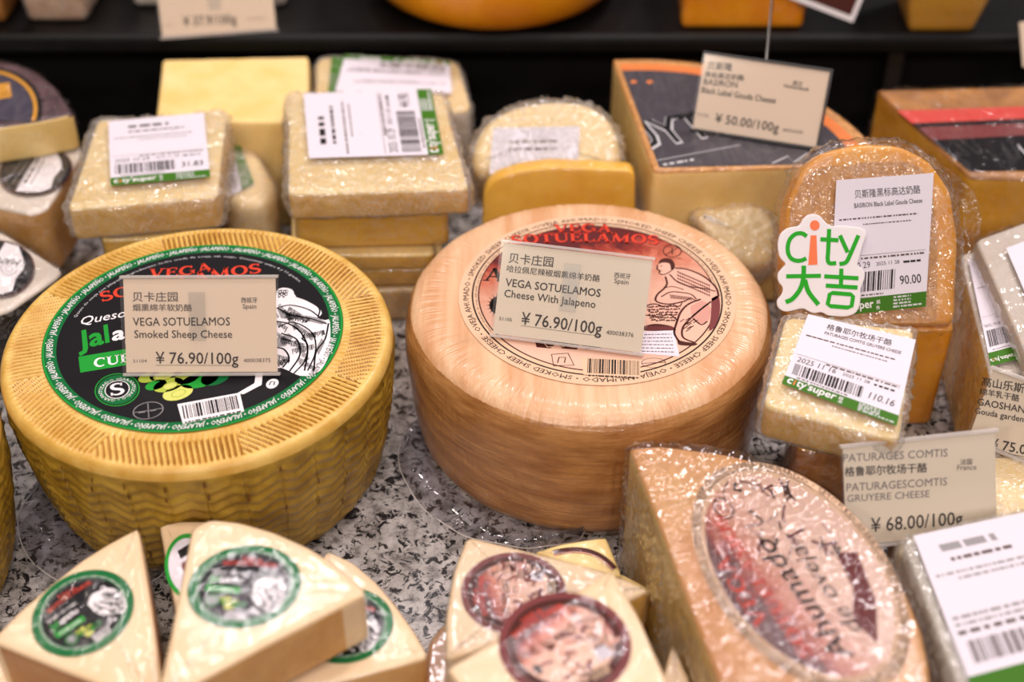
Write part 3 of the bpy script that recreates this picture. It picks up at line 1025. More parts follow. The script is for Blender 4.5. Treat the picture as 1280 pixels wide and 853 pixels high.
for k in range(12):
    x = 900 + k * 6
    cv.line([z3(x, 372 + k * 0.8), z3(x + 5, 386 + k * 0.6)], 0.0006, 'brown', 6)
for k in range(12):
    x = 815 + k * 8
    cv.line([z3(x, 478), z3(x + 16, 492)], 0.0007, 'mauve', 6)
cv.poly([z3(800, 496), z3(912, 492), z3(932, 580), z3(775, 566)], 'paper', 6)
for k in range(6):
    cv.greek(z3(806, 508 + k * 11), z3(905 + k * 2, 506 + k * 12), 0.0010, 'ink_soft', k + 1, 7)
cv.poly([z3(604, 582), z3(802, 590), z3(800, 650), z3(612, 640)], 'tan', 6)
cv.bars(z3(624, 634), z3(796, 642), z3(626, 586), 'ink', 8, 32, 7)
cv.greek(z3(628, 644), z3(795, 652), 0.0014, 'ink', 8, 7)
cv.line([z3(505, 572), z3(560, 568), z3(580, 608), z3(512, 610)], 0.0006, 'brown', 6, True)
cv.line([z3(525, 600), z3(530, 582), z3(552, 582), z3(548, 600)], 0.0007, 'brown', 6)
cv.ell(z3(845, 600), z3(886, 600), z3(845, 584), 'brown', 6, inner=0.95)
cv.line([z3(808, 602), z3(882, 598)], 0.0004, 'brown', 6)
cv.build('paper_label', sw, 0.0005, uvr=RR)
AHU = cv


def skirt(root, c, r0, r1, a0, a1, seed, name='wrap_skirt'):
    V, F, n, k = [], [], 60, 8
    for i in range(n + 1):
        t = math.radians(a0 + (a1 - a0) * i / n)
        e = math.sin(PI * i / n) ** 0.5
        for j in range(k + 1):
            s = j / k
            r = r0 + (r1 - r0) * s * e
            z = 0.004 + 0.013 * s * (1 - s) * 2 + 0.004 * s + 0.0035 * noise.noise(Vector((t * 5, s * 3, seed)))
            V.append((c[0] + r * math.cos(t), c[1] + r * math.sin(t), max(z, 0.0012)))
    for i in range(n):
        for j in range(k):
            a = i * (k + 1) + j
            F.append((a, a + 1, a + k + 2, a + k + 1))
    o = put(name, V, F, 'clear_sheet', root)
    tube('skirt_edge_highlight', [V[i * (k + 1) + k] for i in range(n + 1)], 0.0005, 'edge_highlight', o, 6)  # whitish tube imitates the bright line along the film edge


skirt(gw, LW, 0.0985, 0.128, 196, 262, 2)
skirt(sw, RW, 0.1035, 0.130, 188, 268, 5)
skirt(sw, RW, 0.1035, 0.122, 290, 325, 8)

sl = thing('whole_cheese', 'golden cheese wheel mostly cut off at the picture edge, beside the black-labelled wheel', 'cheese', (-0.378, 0.525, 0), 'whole cheese wheels on the counter')
gold_wheel(sl, (-0.378, 0.525), 700)


# ------------------------------------------------------------------ price tags
class Tag:
    def __init__(s, label, BL, BR, TL, z0, z1_, deg, paper='card', group='price tags in clear holders', stand=True, clip_shade=True, name='price_tag', zfoot=None, rim='edge_highlight'):
        a, b = at(BL[0], BL[1], z0), at(BR[0], BR[1], z1_)
        ux = (b - a).normalized()
        bk = Vector((-ux.y, ux.x, 0)).normalized()
        l = math.radians(deg)
        uy = Vector((0, 0, math.cos(l))) + bk * math.sin(l)
        uy = (uy - ux * uy.dot(ux)).normalized()
        s.pl = Plane(a, ux.cross(uy), ux)
        s.w = (b - a).length
        s.h = s.pl.loc(TL)[1]
        s.root = thing(name, label, 'price tag', tuple((a + b) / 2), group)
        e = 0.0016
        s.card = box('price_card', s.pl, 0, s.w, 0, s.h, -0.0008, 0, paper, s.root, 0.0001)
        if stand:
            box('clear_holder', s.pl, -e, s.w + e, -e, s.h + e, 0.0006, 0.0016, 'acrylic', s.root, 0.0003)
            box('holder_rim', s.pl, -e, s.w + e, s.h + e * 0.2, s.h + e * 1.2, -0.0016, 0.0018, rim, s.root, 0.0003)
            box('holder_rim', s.pl, -e, s.w + e, -e * 1.2, -e * 0.2, -0.0016, 0.0018, rim, s.root, 0.0003)
            if rim != 'edge_highlight':
                box('holder_rim', s.pl, s.w + e * 0.2, s.w + e * 1.2, -e, s.h + e, -0.0016, 0.0018, rim, s.root, 0.0003)
            if clip_shade:
                box('clip_shade', s.pl, s.w * 0.43, s.w * 0.54, s.h * 0.34, s.h * 0.86, 0.0018, 0.0028, 'stand_and_shade_tint', s.root, 0.0004)  # added tinted strip imitating the stand's shade showing through the card
            box('stand_strut', s.pl, s.w * 0.45, s.w * 0.52, s.h * 0.02, s.h * 0.7, -0.0035, -0.0009, 'stand_and_shade_tint', s.root, 0.0005)
            c = s.pl.w(s.w * 0.485, 0, -0.004)
            fz = zfoot if zfoot is not None else min(z0, z1_)
            q = c + bk * 0.008
            lathe('stand_foot', (q.x, q.y, fz + 0.0004), [(0.001, 0.003), (0.006, 0.003), (0.0072, 0.002), (0.0075, 0.0)], 'stand_and_shade_tint', s.root, 24)
        s.cv = Canvas(s.pl)

    def done(s):
        s.cv.build('printed_text', s.card, 0.0002, step=4e-5)


Z2 = lambda x, y: (140 + x / 5.686, 330 + y / 5.686)
t = Tag('beige price tag in a clear holder standing on the golden wheel with black label', (158, 466), (347, 465), (152, 349), WH + 0.0030, WH + 0.0030, 33, zfoot=WH + 0.001)
for s, p0, p1, m, bo, hs in (('贝卡庄园', (146, 262), (468, 262), 'ink_soft', 0.01, 0.9), ('烟熏绵羊软奶酪', (148, 330), (570, 332), 'ink_soft', 0.012, 0.9), ('VEGA SOTUELAMOS', (150, 440), (840, 437), 'ink', 0.004, 1.1),
                             ('Smoked Sheep Cheese', (160, 526), (855, 526), 'ink', 0.004, 1.05), ('西班牙', (918, 272), (1034, 272), 'ink', 0.01, 1), ('Spain', (930, 318), (1026, 318), 'ink', 0.0, 1),
                             ('¥ 76.90/100g', (312, 708), (900, 712), 'ink', 0.006, 1.05), ('51104', (152, 702), (248, 700), 'ink_soft', 0, 0.8), ('400038375', (936, 700), (1128, 698), 'ink_soft', 0, 0.9)):
    t.cv.text(s, Z2(*p0), Z2(*p1), m, 2, hs, bo)
t.cv.line([Z2(312, 720), Z2(900, 722)], 0.0002, 'ink', 2)
t.done()

Z4 = lambda x, y: (600 + x / 5.33, 290 + y / 5.33)
t = Tag('tilted beige price tag in a clear holder standing on the pale smoked wheel', (616, 417), (801, 441), (625, 303), WH + 0.0030, WH + 0.0030, 36, 'card_pale', zfoot=WH + 0.0008)
for s, p0, p1, m, bo, hs in (('贝卡庄园', (190, 200), (486, 230), 'ink', 0.006, 0.95), ('哈拉佩尼辣椒烟熏绵羊奶酪', (178, 262), (798, 330), 'ink', 0.004, 0.95), ('VEGA SOTUELAMOS', (168, 360), (802, 434), 'ink', 0.012, 1.05),
                             ('Cheese With Jalapeno', (160, 432), (768, 508), 'ink', 0.008, 1.05), ('西班牙', (894, 300), (1002, 312), 'ink', 0.004, 1), ('Spain', (894, 340), (988, 352), 'ink', 0.0, 1),
                             ('¥ 76.90/100g', (272, 614), (808, 684), 'ink', 0.008, 1.1), ('51105', (128, 588), (212, 598), 'ink', 0, 0.9), ('400038376', (840, 682), (1022, 702), 'ink', 0, 1)):
    t.cv.text(s, Z4(*p0), Z4(*p1), m, 2, hs, bo)
t.cv.line([Z4(272, 624), Z4(808, 696)], 0.0002, 'ink', 2)
t.done()

t = Tag('pale beige price tag tucked behind the white-labelled grey pack and the big wrapped wedge', (1058, 684), (1246, 662), (1043, 562), 0.0575, 0.0575, 30, 'card_pale', clip_shade=False, zfoot=0.0555)
Z8 = lambda x, y: (1000 + x / 2.5607, 520 + y / 2.5617)
for s, p0, p1, m, bo, hs in (('PATURAGES COMTIS', (138, 148), (472, 130), 'ink_grey', 0, 1.0), ('格鲁耶尔牧场干酪', (142, 192), (406, 178), 'ink', 0.012, 1.0), ('PATURAGESCOMTIS', (148, 242), (470, 222), 'ink_grey', 0, 1.0),
                             ('GRUYERE CHEESE', (150, 276), (414, 260), 'ink_grey', 0, 0.95), ('法国', (512, 156), (550, 154), 'ink_soft', 0.01, 1), ('France', (502, 174), (564, 172), 'ink_soft', 0, 1), ('¥ 68.00/100g', (226, 372), (520, 348), 'ink', 0.008, 1.1)):
    t.cv.text(s, Z8(*p0), Z8(*p1), m, 2, hs, bo)
t.done()

Z9 = lambda x, y: (920 + x / 2.667, 380 + y / 2.666)
t = Tag('pale beige price tag running off the picture edge, below the leaning labelled packs', (1211, 547), (1352, 602), (1227, 457), 0.058, 0.058, 22, 'card_pale', clip_shade=False, zfoot=0.0555)
for s, p0, p1, m, bo, hs in (('高山乐斯', (818, 270), (960, 295), 'ink', 0.014, 1.0), ('绵羊乳干酪', (812, 300), (944, 324), 'ink', 0.012, 1.0), ('GAOSHAN', (804, 336), (962, 364), 'ink', 0.012, 1.05),
                             ('Gouda garden', (796, 364), (958, 394), 'ink', 0.010, 1.05), ('¥ 75.00/100g', (846, 478), (1096, 530), 'ink', 0.012, 1.05)):
    t.cv.text(s, Z9(*p0), Z9(*p1), m, 2, hs, bo)
t.cv.line([Z9(846, 486), Z9(1096, 538)], 0.0003, 'ink', 2)
t.done()

Z5 = lambda x, y: (740 + x / 2.844, y / 2.843)
t = Tag('cream price tag with a thin wire, leaning over the dark-labelled wedge', (866, 160), (1020, 184), (879, 67), 0.1125, 0.1125, 30, 'card', clip_shade=False, rim='dark_plastic', zfoot=0.1105)
for s, p0, p1, m, bo, hs in (('贝斯隆', (410, 244), (498, 250), 'ink', 0.012, 1.0), ('黑标高达奶酪', (400, 272), (540, 286), 'ink', 0.012, 0.95), ('BASIRON', (396, 300), (516, 312), 'ink', 0.012, 1.0),
                             ('Black Label Gouda Cheese', (388, 328), (652, 368), 'ink', 0.014, 1.2), ('荷兰', (712, 302), (748, 306), 'ink', 0.01, 1.0), ('Netherlands', (682, 310), (770, 324), 'ink', 0.01, 1),
                             ('¥ 50.00/100g', (436, 434), (662, 470), 'ink', 0.012, 1.05), ('51102', (374, 412), (414, 418), 'ink_soft', 0, 1), ('400036428', (676, 466), (748, 476), 'ink_soft', 0, 1)):
    t.cv.text(s, Z5(*p0), Z5(*p1), m, 2, hs, bo)
t.done()
bx = lambda p, d: t.pl.w(*t.pl.loc(p), d)
p0 = bx((958, 76), -0.002)
tube('holder_wire', [p0 - t.pl.uy * 0.012, p0, at(965, 0, 0.165), at(969, -40, 0.19), at(970, -120, 0.24)], 0.0009, 'steel', t.root)

t = Tag('price card standing on the front lip of the black shelf', (203, 46), (345, 36), (192, -40), SHZ + 0.0022, SHZ + 0.0022, 28, 'card', stand=True, zfoot=SHZ + 0.0015)
ZA = lambda x, y: (x / 3.2, y / 3.2)
for s, p0, p1, m, bo, hs in (('¥ 37.9/100g', (734, 104), (948, 94), 'ink', 0.012, 1.2), ('—', (660, 108), (692, 106), 'ink_soft', 0, 0.7), ('—', (988, 86), (1064, 82), 'ink_soft', 0, 0.5)):
    t.cv.text(s, ZA(*p0), ZA(*p1), m, 2, hs, bo)
t.done()


# ------------------------------------------------------------------ shop labels printed by the scale
def shop_label(parent, plane, TL, TR, BR, BL, cn='', en='', price='', date='2025 10 29', lift=0.0034, seed=1, faint=False):
    cv = Canvas(plane).quad(TL, TR, BR, BL)
    k = 'ink_soft' if faint else 'ink'
    cv.poly([(0, 0), (1, 0), (1, 1), (0, 1)], 'paper', 0)
    a = np.array(cv.map((1, 0))) - np.array(cv.map((0, 0)))
    b = np.array(cv.map((0, 1))) - np.array(cv.map((0, 0)))
    W = np.linalg.norm(a)
    if cn:
        cv.text(cn, (0.2, 0.86), (0.2 + 0.075 * len(cn), 0.86), k, 2, 1.25, 0.004)
    if not cn and not faint:                # headings blurred past reading in the photo
        cv.greek((0.2, 0.86), (0.62, 0.86), W * 0.06, k, seed + 30)
        cv.greek((0.2, 0.785), (0.78, 0.785), W * 0.034, k, seed + 31)
    if en:
        cv.text(en, (0.2, 0.785), (min(0.9, 0.2 + 0.026 * len(en)), 0.785), k, 2, 1.5, 0.012)
    cv.greek((0.05, 0.70), (0.86, 0.70), W * 0.022, 'ink_soft', seed)
    cv.greek((0.30, 0.655), (0.80, 0.655), W * 0.016, 'ink_soft', seed + 1)
    cv.line([cvp for cvp in ((0.03, 0.43), (0.96, 0.43))], W * 0.004, 'ink_soft', 2)
    cv.greek((0.30, 0.40), (0.95, 0.40), W * 0.026, 'ink_soft', seed + 2)
    cv.text(date, (0.05, 0.335), (0.40, 0.335), k, 2, 1.2)
    cv.text('2025 11 28', (0.46, 0.345), (0.70, 0.345), k, 2, 1.0)
    cv.greek((0.74, 0.345), (0.92, 0.345), W * 0.03, k, seed + 3)
    cv.bars((0.05, 0.16), (0.66, 0.16), (0.05, 0.305), k, seed, 36)
    if price:
        cv.text(price, (0.72, 0.185), (0.94, 0.185), k, 2, 1.3, 0.008)
    cv.greek((0.10, 0.128), (0.55, 0.128), W * 0.02, 'ink_soft', seed + 4)
    cv.poly([(0, 0), (1, 0), (1, 0.115), (0, 0.115)], 'strip', 1)
    cv.text('c', (0.03, 0.036), (0.075, 0.036), 'white', 2, 1.15, 0.025)
    cv.text('i', (0.088, 0.036), (0.102, 0.036), 'signorange', 2, 1.0, 0.02)
    cv.text("ty'super", (0.112, 0.036), (0.46, 0.036), 'white', 2, 1.12, 0.018)
    cv.text('超', (0.485, 0.062), (0.525, 0.062), 'white', 2, 1.0, 0.01)
    cv.text('市', (0.485, 0.018), (0.525, 0.018), 'white', 2, 1.0, 0.01)
    for i in range(4):
        cv.greek((0.66, 0.018 + i * 0.024), (0.84 if i else 0.97, 0.018 + i * 0.024), W * 0.022, 'lightgrey', seed + 10 + i, 2)
    cv.build('price_label', parent, lift)
    return cv


def plain_label(parent, plane, quad, lift=0.0016, seed=1, lines=(0.8, 0.7, 0.45), name='paper_label', barcode=False):
    cv = Canvas(plane).quad(*quad)
    cv.poly([(0, 0), (1, 0), (1, 1), (0, 1)], 'paper', 0)
    W = np.linalg.norm(np.array(cv.map((1, 0))) - np.array(cv.map((0, 0))))
    for i, y in enumerate(lines):
        cv.greek((0.2, y), (0.75, y), W * (0.045 if i < 2 else 0.02), 'ink_soft' if i < 2 else 'grey', seed + i)
    if barcode:
        cv.bars((0.12, 0.14), (0.8, 0.14), (0.12, 0.3), 'ink_soft', seed, 30)
    cv.build(name, parent, lift)


def pack(name, label, cat, plane, px, h, mat, group=None, wrap='wrap', rc=0.004, re=0.002, sp=0.003, infl=0.0016, amp=0.0010, crease=0.0015, freq=60, seed=1,
         taper=0.0, rind=None, body='cheese_block', bamp=0.0002, wrap_infl=None):
    pts = [plane.loc(p) for p in px]
    c = np.mean(pts, 0)
    base = plane.w(c[0], c[1], -h)
    r = thing(name, label, cat, base, group)
    mats = [mat] if isinstance(mat, str) else list(mat)
    loft(body, plane, pts, h, mats, r, rc, re, sp * 1.3, 0, bamp, 70, 0, seed, taper, (plane.loc(rind[0]), rind[1]) if rind else None, mi3=len(mats) > 1)
    if wrap:
        loft('plastic_wrap', plane, pts, h, wrap, r, rc + 0.001, re + 0.0015, sp * 0.62, infl, amp, freq, crease, seed + 20, taper)
    return r


# ---- packs behind the golden wheel
G_BACK = 'wrapped cheeses stacked behind the wheels'
pa = flat(0.100)
r = pack('cheese_pack', 'wrapped pale cheese block with price label 31.83, behind the golden wheel', 'cheese', pa, [(122, 150), (283, 143), (272, 246), (84, 262)], 0.024, ['pale', 'butter'], G_BACK, 'wrap_milky', seed=1, crease=0.0022, infl=0.0026, amp=0.0022, freq=45)
shop_label(r, pa, (137, 159), (256, 148), (264, 229), (140, 240), '', '', '31.83', '2025 10 24', 0.0046, seed=3)
pb = flat(0.0735)
pack('cheese_pack', 'pale cheese block lying under the pack priced 31.83', 'cheese', pb, [(133, 188), (262, 182), (250, 296), (126, 300)], 0.036, ['pale', 'butter'], G_BACK, 'wrap', infl=0.0007, amp=0.0003, crease=0.0004, seed=2)
pc = flat(0.0365)
pack('cheese_pack', 'bottom cheese block in the stack under the pack priced 31.83', 'cheese', pc, [(140, 242), (262, 240), (252, 318), (128, 322)], 0.035, ['pale', 'butter'], G_BACK, 'wrap', infl=0.0007, amp=0.0003, crease=0.0004, seed=3)

pd = flat(0.1045)
r = pack('cheese_pack', 'wrapped cheese block with sideways price label, on top of the tall pale stack', 'cheese', pd, [(361, 120), (553, 117), (586, 236), (360, 243)], 0.0195, ['pale', 'butter'], G_BACK, 'wrap_milky', seed=4, crease=0.0022, infl=0.0024, amp=0.0020, freq=45)
shop_label(r, pd, (387, 205), (380, 124), (539, 118), (555, 200), '', '', '44.90', lift=0.0044, seed=5)
pack('cheese_pack', 'wide cheese block directly under the pack with sideways label', 'cheese', flat(0.0835), [(368, 142), (545, 140), (560, 266), (368, 270)], 0.026, ['pale', 'butter'], G_BACK, 'wrap', infl=0.0007, amp=0.0003, crease=0.0004, seed=5)
pack('cheese_pack', 'thin cheese slab in the middle of the tall pale stack', 'cheese', flat(0.0558), [(366, 178), (535, 176), (543, 318), (364, 320)], 0.0125, ['pale', 'butter'], G_BACK, 'wrap', infl=0.0007, amp=0.0003, crease=0.0004, seed=6)
pack('cheese_pack', 'thin cheese slab third from the bottom board of the tall pale stack', 'cheese', flat(0.0415), [(374, 196), (545, 194), (555, 336), (372, 340)], 0.0135, ['pale', 'butter'], G_BACK, 'wrap', infl=0.0007, amp=0.0003, crease=0.0004, seed=7)
pack('cheese_pack', 'milky wrapped slab at the bottom of the tall pale stack, beside the smoked wheel', 'cheese', flat(0.0262), [(420, 214), (535, 214), (533, 362), (468, 364)], 0.0255, ['pale', 'butter'], G_BACK, 'wrap_milky', infl=0.0007, amp=0.0003, crease=0.0004, seed=8)

pe = flat(0.068)
r = pack('cheese_pack', 'rounded wrapped cheese chunk squeezed between the two labelled stacks', 'cheese', pe, [(276, 186), (318, 183), (346, 228), (338, 254), (288, 258), (270, 230)], 0.06, 'pale', G_BACK, 'wrap_milky', rc=0.012, re=0.007, seed=9, crease=0.001)
cv = Canvas(pe).quad((281, 196), (300, 182), (318, 232), (283, 250))
cv.poly([(0, 0), (0.75, 0), (0.75, 1), (0, 1)], 'paper', 0)
cv.poly([(0.55, 0), (1, 0), (1, 1), (0.55, 1)], 'strip', 1)
cv.bars((0.05, 0.1), (0.05, 0.8), (0.4, 0.1), 'ink_soft', 4, 20)
cv.build('price_label', r, 0.0017)

pf = flat(0.09)
pack('cheese_block', 'plain unlabelled pale cheese block below the black shelf', 'cheese', pf, [(203, 74), (386, 70), (386, 152), (194, 152)], 0.0895, 'pale', G_BACK, None, rc=0.003, re=0.003, seed=10)
pg = flat(0.085)
r = pack('cheese_pack', 'wrapped cheese pack with upside-down price label under the black shelf', 'cheese', pg, [(396, 71), (572, 75), (590, 140), (395, 140)], 0.0845, ['pale', 'chalk'], G_BACK, 'wrap_milky', rc=0.012, seed=11)
shop_label(r, pg, (565, 122), (419, 121), (432, 73), (562, 82), '', '', '', seed=9, faint=True)
cv = Canvas(pg).quad((415, 74), (437, 74), (430, 124), (410, 124))
cv.poly([(0, 0), (1, 0), (1, 1), (0, 1)], 'strip', 0)
cv.build('green_label_edge', r, 0.0021)

# ---- far corner beside the golden wheel
pH = flat(0.105)
apex = (-60, 170)
r = pack('cheese_wedge', 'wedge with dark purple rind, black label and gold arc', 'cheese', pH, [(-60, 168), (-60, 78), (-20, 76), (20, 80), (48, 92), (72, 112), (88, 138), (92, 143), (40, 154)], 0.028, ['rind_purple', 'pale'], None, 'wrap_taut', rc=0.003, seed=12, rind=((-70, 168), 0.06))
facing = lambda ob, k: ob.data.polygons.foreach_set('material_index', np.array([k if (abs(p.normal.z) < 0.6 and p.normal.y < -0.6) else 0 for p in ob.data.polygons], dtype=np.int32))
facing(r.children[0], 1)
cv = Canvas(pH)
c, a = (-25, 140), 78
cv.ell(c, (c[0] + a, c[1] - 6), (c[0], c[1] - 56), 'black', 0)
cv.ell(c, (c[0] + a - 6, c[1] - 6), (c[0], c[1] - 52), 'gold', 1, inner=0.93)
cv.ell(c, (c[0] + a - 12, c[1] - 6), (c[0], c[1] - 47), 'bluegrey', 2)
cv.poly([(-20, 108), (12, 104), (15, 122), (-18, 128)], 'gold', 3)
cv.text('es', (2, 120), (10, 119), 'ink', 4)
cl = cv.pl.loc
keep = []
for v, f, m, lv in cv.items:      # trim the print where the wedge is cut
    y0 = cl((0, 152))[1]
    v[:, 1] = np.maximum(v[:, 1], y0)
    v[:, 0] = np.maximum(v[:, 0], cl((-55, 150))[0])
cv.build('paper_label', r, 0.0005)

pO = flat(0.0755)
r = pack('cheese_pack', 'white-rinded cheese piece with oval black and white label, below the purple-rind wedge', 'cheese', pO, [(-45, 196), (98, 180), (103, 192), (58, 262), (40, 268), (-45, 250)], 0.05, ['chalk', 'cut_tan'], None, 'wrap', rc=0.005, seed=13)
cv = Canvas(pO)
c = (45, 216)


def oval_label(cv, c, ax, ay):
    cv.ell(c, ax, ay, 'brown', 0)
    cv.ell(c, ax, ay, 'black', 1, inner=0.0) if False else None
    C, A, B = np.array(c, float), np.array(ax, float) - np.array(c), np.array(ay, float) - np.array(c)
    cv.ell(c, C + A * 0.95, C + B * 0.95, 'black', 1)
    P = lambda a, b: tuple(C + A * a + B * b)
    cv.poly([P(-0.62, -0.72), P(0.28, 0.9), P(0.62, 0.72), P(0.72, 0.2), P(0.7, -0.1), P(0.45, -0.42), P(0.32, -0.86), P(0.0, -0.93)], 'white', 2)
    cv.ell(P(0.3, -0.05), P(0.52, -0.05), P(0.3, 0.2), 'grey', 3, inner=0.92)
    cv.ell(P(0.3, -0.05), P(0.4, -0.05), P(0.3, 0.08), 'grey', 3, inner=0.85)
    for k in range(4):
        a = 0.12 * k
        cv.line([P(-0.8 + a, -0.25 - a), P(-0.25 + a, 0.62 - a)], 0.0005, 'grey', 2)
    return P


P = oval_label(cv, c, (91, 208), (40, 187))
cv.greek(P(-0.3, -0.45), P(0.2, 0.5), 0.003, 'ink_soft', 5, 3)
cv.greek(P(-0.16, -0.55), P(0.3, 0.4), 0.0016, 'ink_soft', 6, 3)
cv.build('oval_label', r, 0.0016)

pM = flat(0.062)
r = pack('cheese_pack', 'white cheese piece with a round brown label, hugging the golden wheel at the picture edge', 'cheese', pM, [(-60, 275), (2, 290), (78, 338), (72, 346), (12, 388), (-60, 410)], 0.055, ['chalk', 'dark_plastic'], None, 'wrap', rc=0.005, seed=14)
cv = Canvas(pM)
c = (-2, 338)
P = oval_label(cv, c, (44, 334), (-6, 303))
cv.text('MANCHEGO', P(0.66, 0.22), P(-0.9, 0.62), 'ink', 3, bold=0.01, hs=1.2)
cv.build('round_label', r, 0.0016)

# ---- pieces behind the smoked wheel
pI = plane3((640, 130, 0.112), (755, 140, 0.112), (680, 218, 0.088))
r = pack('cheese_pack', 'crinkly wrapped rounded cheese piece with a white label, behind the yellow slab', 'cheese', pI, [(588, 218), (590, 178), (604, 152), (640, 130), (690, 122), (735, 126), (764, 146), (776, 180), (774, 222)], 0.05, 'pale', None, 'wrap_milky', rc=0.012, re=0.008, seed=15, crease=0.003, amp=0.0018, infl=0.0022)
plain_label(r, pI, ((617, 162), (725, 160), (722, 219), (612, 220)), 0.0022, 3, (0.66, 0.5, 0.2, 0.12))
pS = lean(700, 212, 0.100, 8)
pack('cheese_slab', 'plain yellow cheese slab standing on edge behind the smoked wheel', 'cheese', pS, [(600, 362), (604, 240), (617, 224), (650, 213), (690, 208), (794, 213), (794, 362)], 0.014, 'butter', None, 'wrap_taut', rc=0.006, re=0.002, seed=16)

# big dark-labelled wedge: a quarter of a wheel
pJ = flat(0.110)
A0 = np.array(pJ.loc((817, 214)))
qa = [A0 + 0.150 * np.array((math.cos(a), math.sin(a))) for a in np.radians(np.linspace(97, 3, 20))]


def raw_pack(name, label, plane, pts, h, mats, rind, wrap, seed, cat='cheese', sp=0.003, **kw):
    c = np.mean(pts, 0)
    r = thing(name, label, cat, plane.w(c[0], c[1], -h))
    loft('cheese_block', plane, pts, h, mats, r, 0.002, 0.002, sp * 1.3, 0, 0.0002, 70, 0, seed, 0, rind)
    if wrap:
        loft('plastic_wrap', plane, pts, h, wrap, r, 0.004, 0.003, sp, kw.get('infl', 0.0011), kw.get('amp', 0.0004), kw.get('freq', 55), kw.get('crease', 0.0007), seed + 20)
    return r


r = raw_pack('cheese_wedge', 'quarter wheel of pale cheese with dark grey printed label, behind the smoked wheel', pJ, [A0] + qa, 0.1095, ['rind_tan', 'pale'], (A0, 0.147), 'wrap_taut', 17)
cv = Canvas(pJ)
cv.raw([A0 + np.array((0.004, 0.004))] + [A0 + 0.132 * np.array((math.cos(a), math.sin(a))) for a in np.radians(np.linspace(95.5, 4, 24))], 'slate', 0)
cv.raw([A0 + 0.132 * np.array((math.cos(a), math.sin(a))) for a in np.radians(np.linspace(95.5, 4, 24))] + [A0 + 0.141 * np.array((math.cos(a), math.sin(a))) for a in np.radians(np.linspace(4, 95.5, 24))], 'orange', 1)
cv.text('UYTZ', (796, 189), (930, 163), 'lightgrey', 2, 1.5, 0.05)
cv.text('UYTZ', (796, 188.4), (930, 162.4), 'black', 3, 1.5, 0.012)
for x in (792, 812):
    cv.ell((x, 103), (x + 4, 103), (x, 101), 'orange', 2)
cv.line([(818, 202), (925, 182)], 0.0006, 'lightgrey', 2)
cv.line([(965, 205), (985, 196), (992, 204), (1010, 192)], 0.001, 'lightgrey', 2)
for n_, (v, f, m, lv) in enumerate(cv.items):       # nothing printed past the cut edge
    if lv in (2, 3):
        g = lambda p: p[0] - (A0[0] - max(p[1] - A0[1], 0) * math.tan(math.radians(7)) + 0.004)
        NV, NF = [], []
        for q in f:
            P_ = [v[i] for i in q]
            R_ = []
            for i in range(len(P_)):
                p, q_ = P_[i - 1], P_[i]
                if (g(p) > 0) != (g(q_) > 0):
                    R_.append(p + (q_ - p) * (g(p) / (g(p) - g(q_))))
                if g(q_) > 0:
                    R_.append(q_)
            if len(R_) > 2:
                NF.append(tuple(range(len(NV), len(NV) + len(R_))))
                NV += R_
        cv.items[n_] = (np.array(NV), NF, m, lv)
cv.greek((830, 208), (870, 201), 0.003, 'lightgrey', 3, 2)
cv.build('printed_label', r, 0.0004)
pK = plane3((850, 262, 0.083), (962, 255, 0.083), (900, 332, 0.058))
pack('cheese_pack', 'small milky wrapped piece in front of the dark-labelled quarter wheel', 'cheese', pK, [(862, 262), (955, 254), (975, 290), (968, 330), (940, 340), (905, 325)], 0.03, 'pale', None, 'wrap_milky', rc=0.01, re=0.006, seed=18, crease=0.003, amp=0.002, infl=0.002)

# far wedge with pink and black band
pL = flat(0.100)
r = pack('cheese_wedge', 'big brown-rinded cheese piece with a pink and black printed label under the shelf', 'cheese', pL, [(1096, 112), (1330, 106), (1390, 200), (1380, 226), (1212, 220)], 0.0995, ['rind_brown', 'mustard'], None, 'wrap_taut', rc=0.002, re=0.003, seed=19)
cv = Canvas(pL)
cv.poly([(1121, 139), (1345, 132), (1352, 146), (1140, 155)], 'coral', 0)
cv.poly([(1140, 155), (1352, 146), (1384, 212), (1212, 215)], 'black', 0)
cv.poly([(1148, 160), (1355, 152), (1362, 166), (1165, 176)], 'mauve', 1)
cv.line([(1272, 182), (1282, 194)], 0.0012, 'lightgrey', 2)
cv.build('printed_label', r, 0.0005)

# ---- the group beside the smoked wheel
pN = flat(0.0775)
pack('cheese_block', 'plain amber cheese block standing under the propped half-round pack', 'cheese', pN, [(1046, 382), (1188, 378), (1192, 412), (1046, 414)], 0.0765, 'amber', None, 'wrap_taut', rc=0.002, re=0.002, seed=21)
pP = plane3((1000, 405, 0.0825), (1190, 405, 0.0825), (1090, 178, 0.168))
gp = pack('cheese_pack', 'half-round wrapped gouda with price label 90.00, propped upright behind the green and orange sign', 'cheese', pP,
          [(985, 408), (979, 330), (984, 255), (1002, 212), (1030, 190), (1075, 180), (1125, 182), (1162, 200), (1190, 240), (1198, 300), (1194, 408)], 0.024, ['amber', 'amber'], None, 'wrap', rc=0.006, re=0.004, seed=22, amp=0.0016, crease=0.0022, infl=0.0034)
pts = [pP.loc(p) for p in [(988, 404), (983, 330), (988, 258), (1007, 218), (1034, 207), (1062, 208), (1075, 203), (1140, 203), (1156, 216), (1166, 250), (1172, 300), (1170, 404)]]
cv = Canvas(pP)
cv.raw(outline(pts, 0.004, 0.003), 'rind_tan', 0)
cv.build('speckled_rind', gp, 0.0004)
shop_label(gp, pP, (1043, 226), (1164, 217), (1154, 383), (1034, 396), '贝斯隆黑标高达奶酪', 'BASIRON Black Label Gouda Cheese', '90.00', '2025 10 29', 0.0052, seed=12)
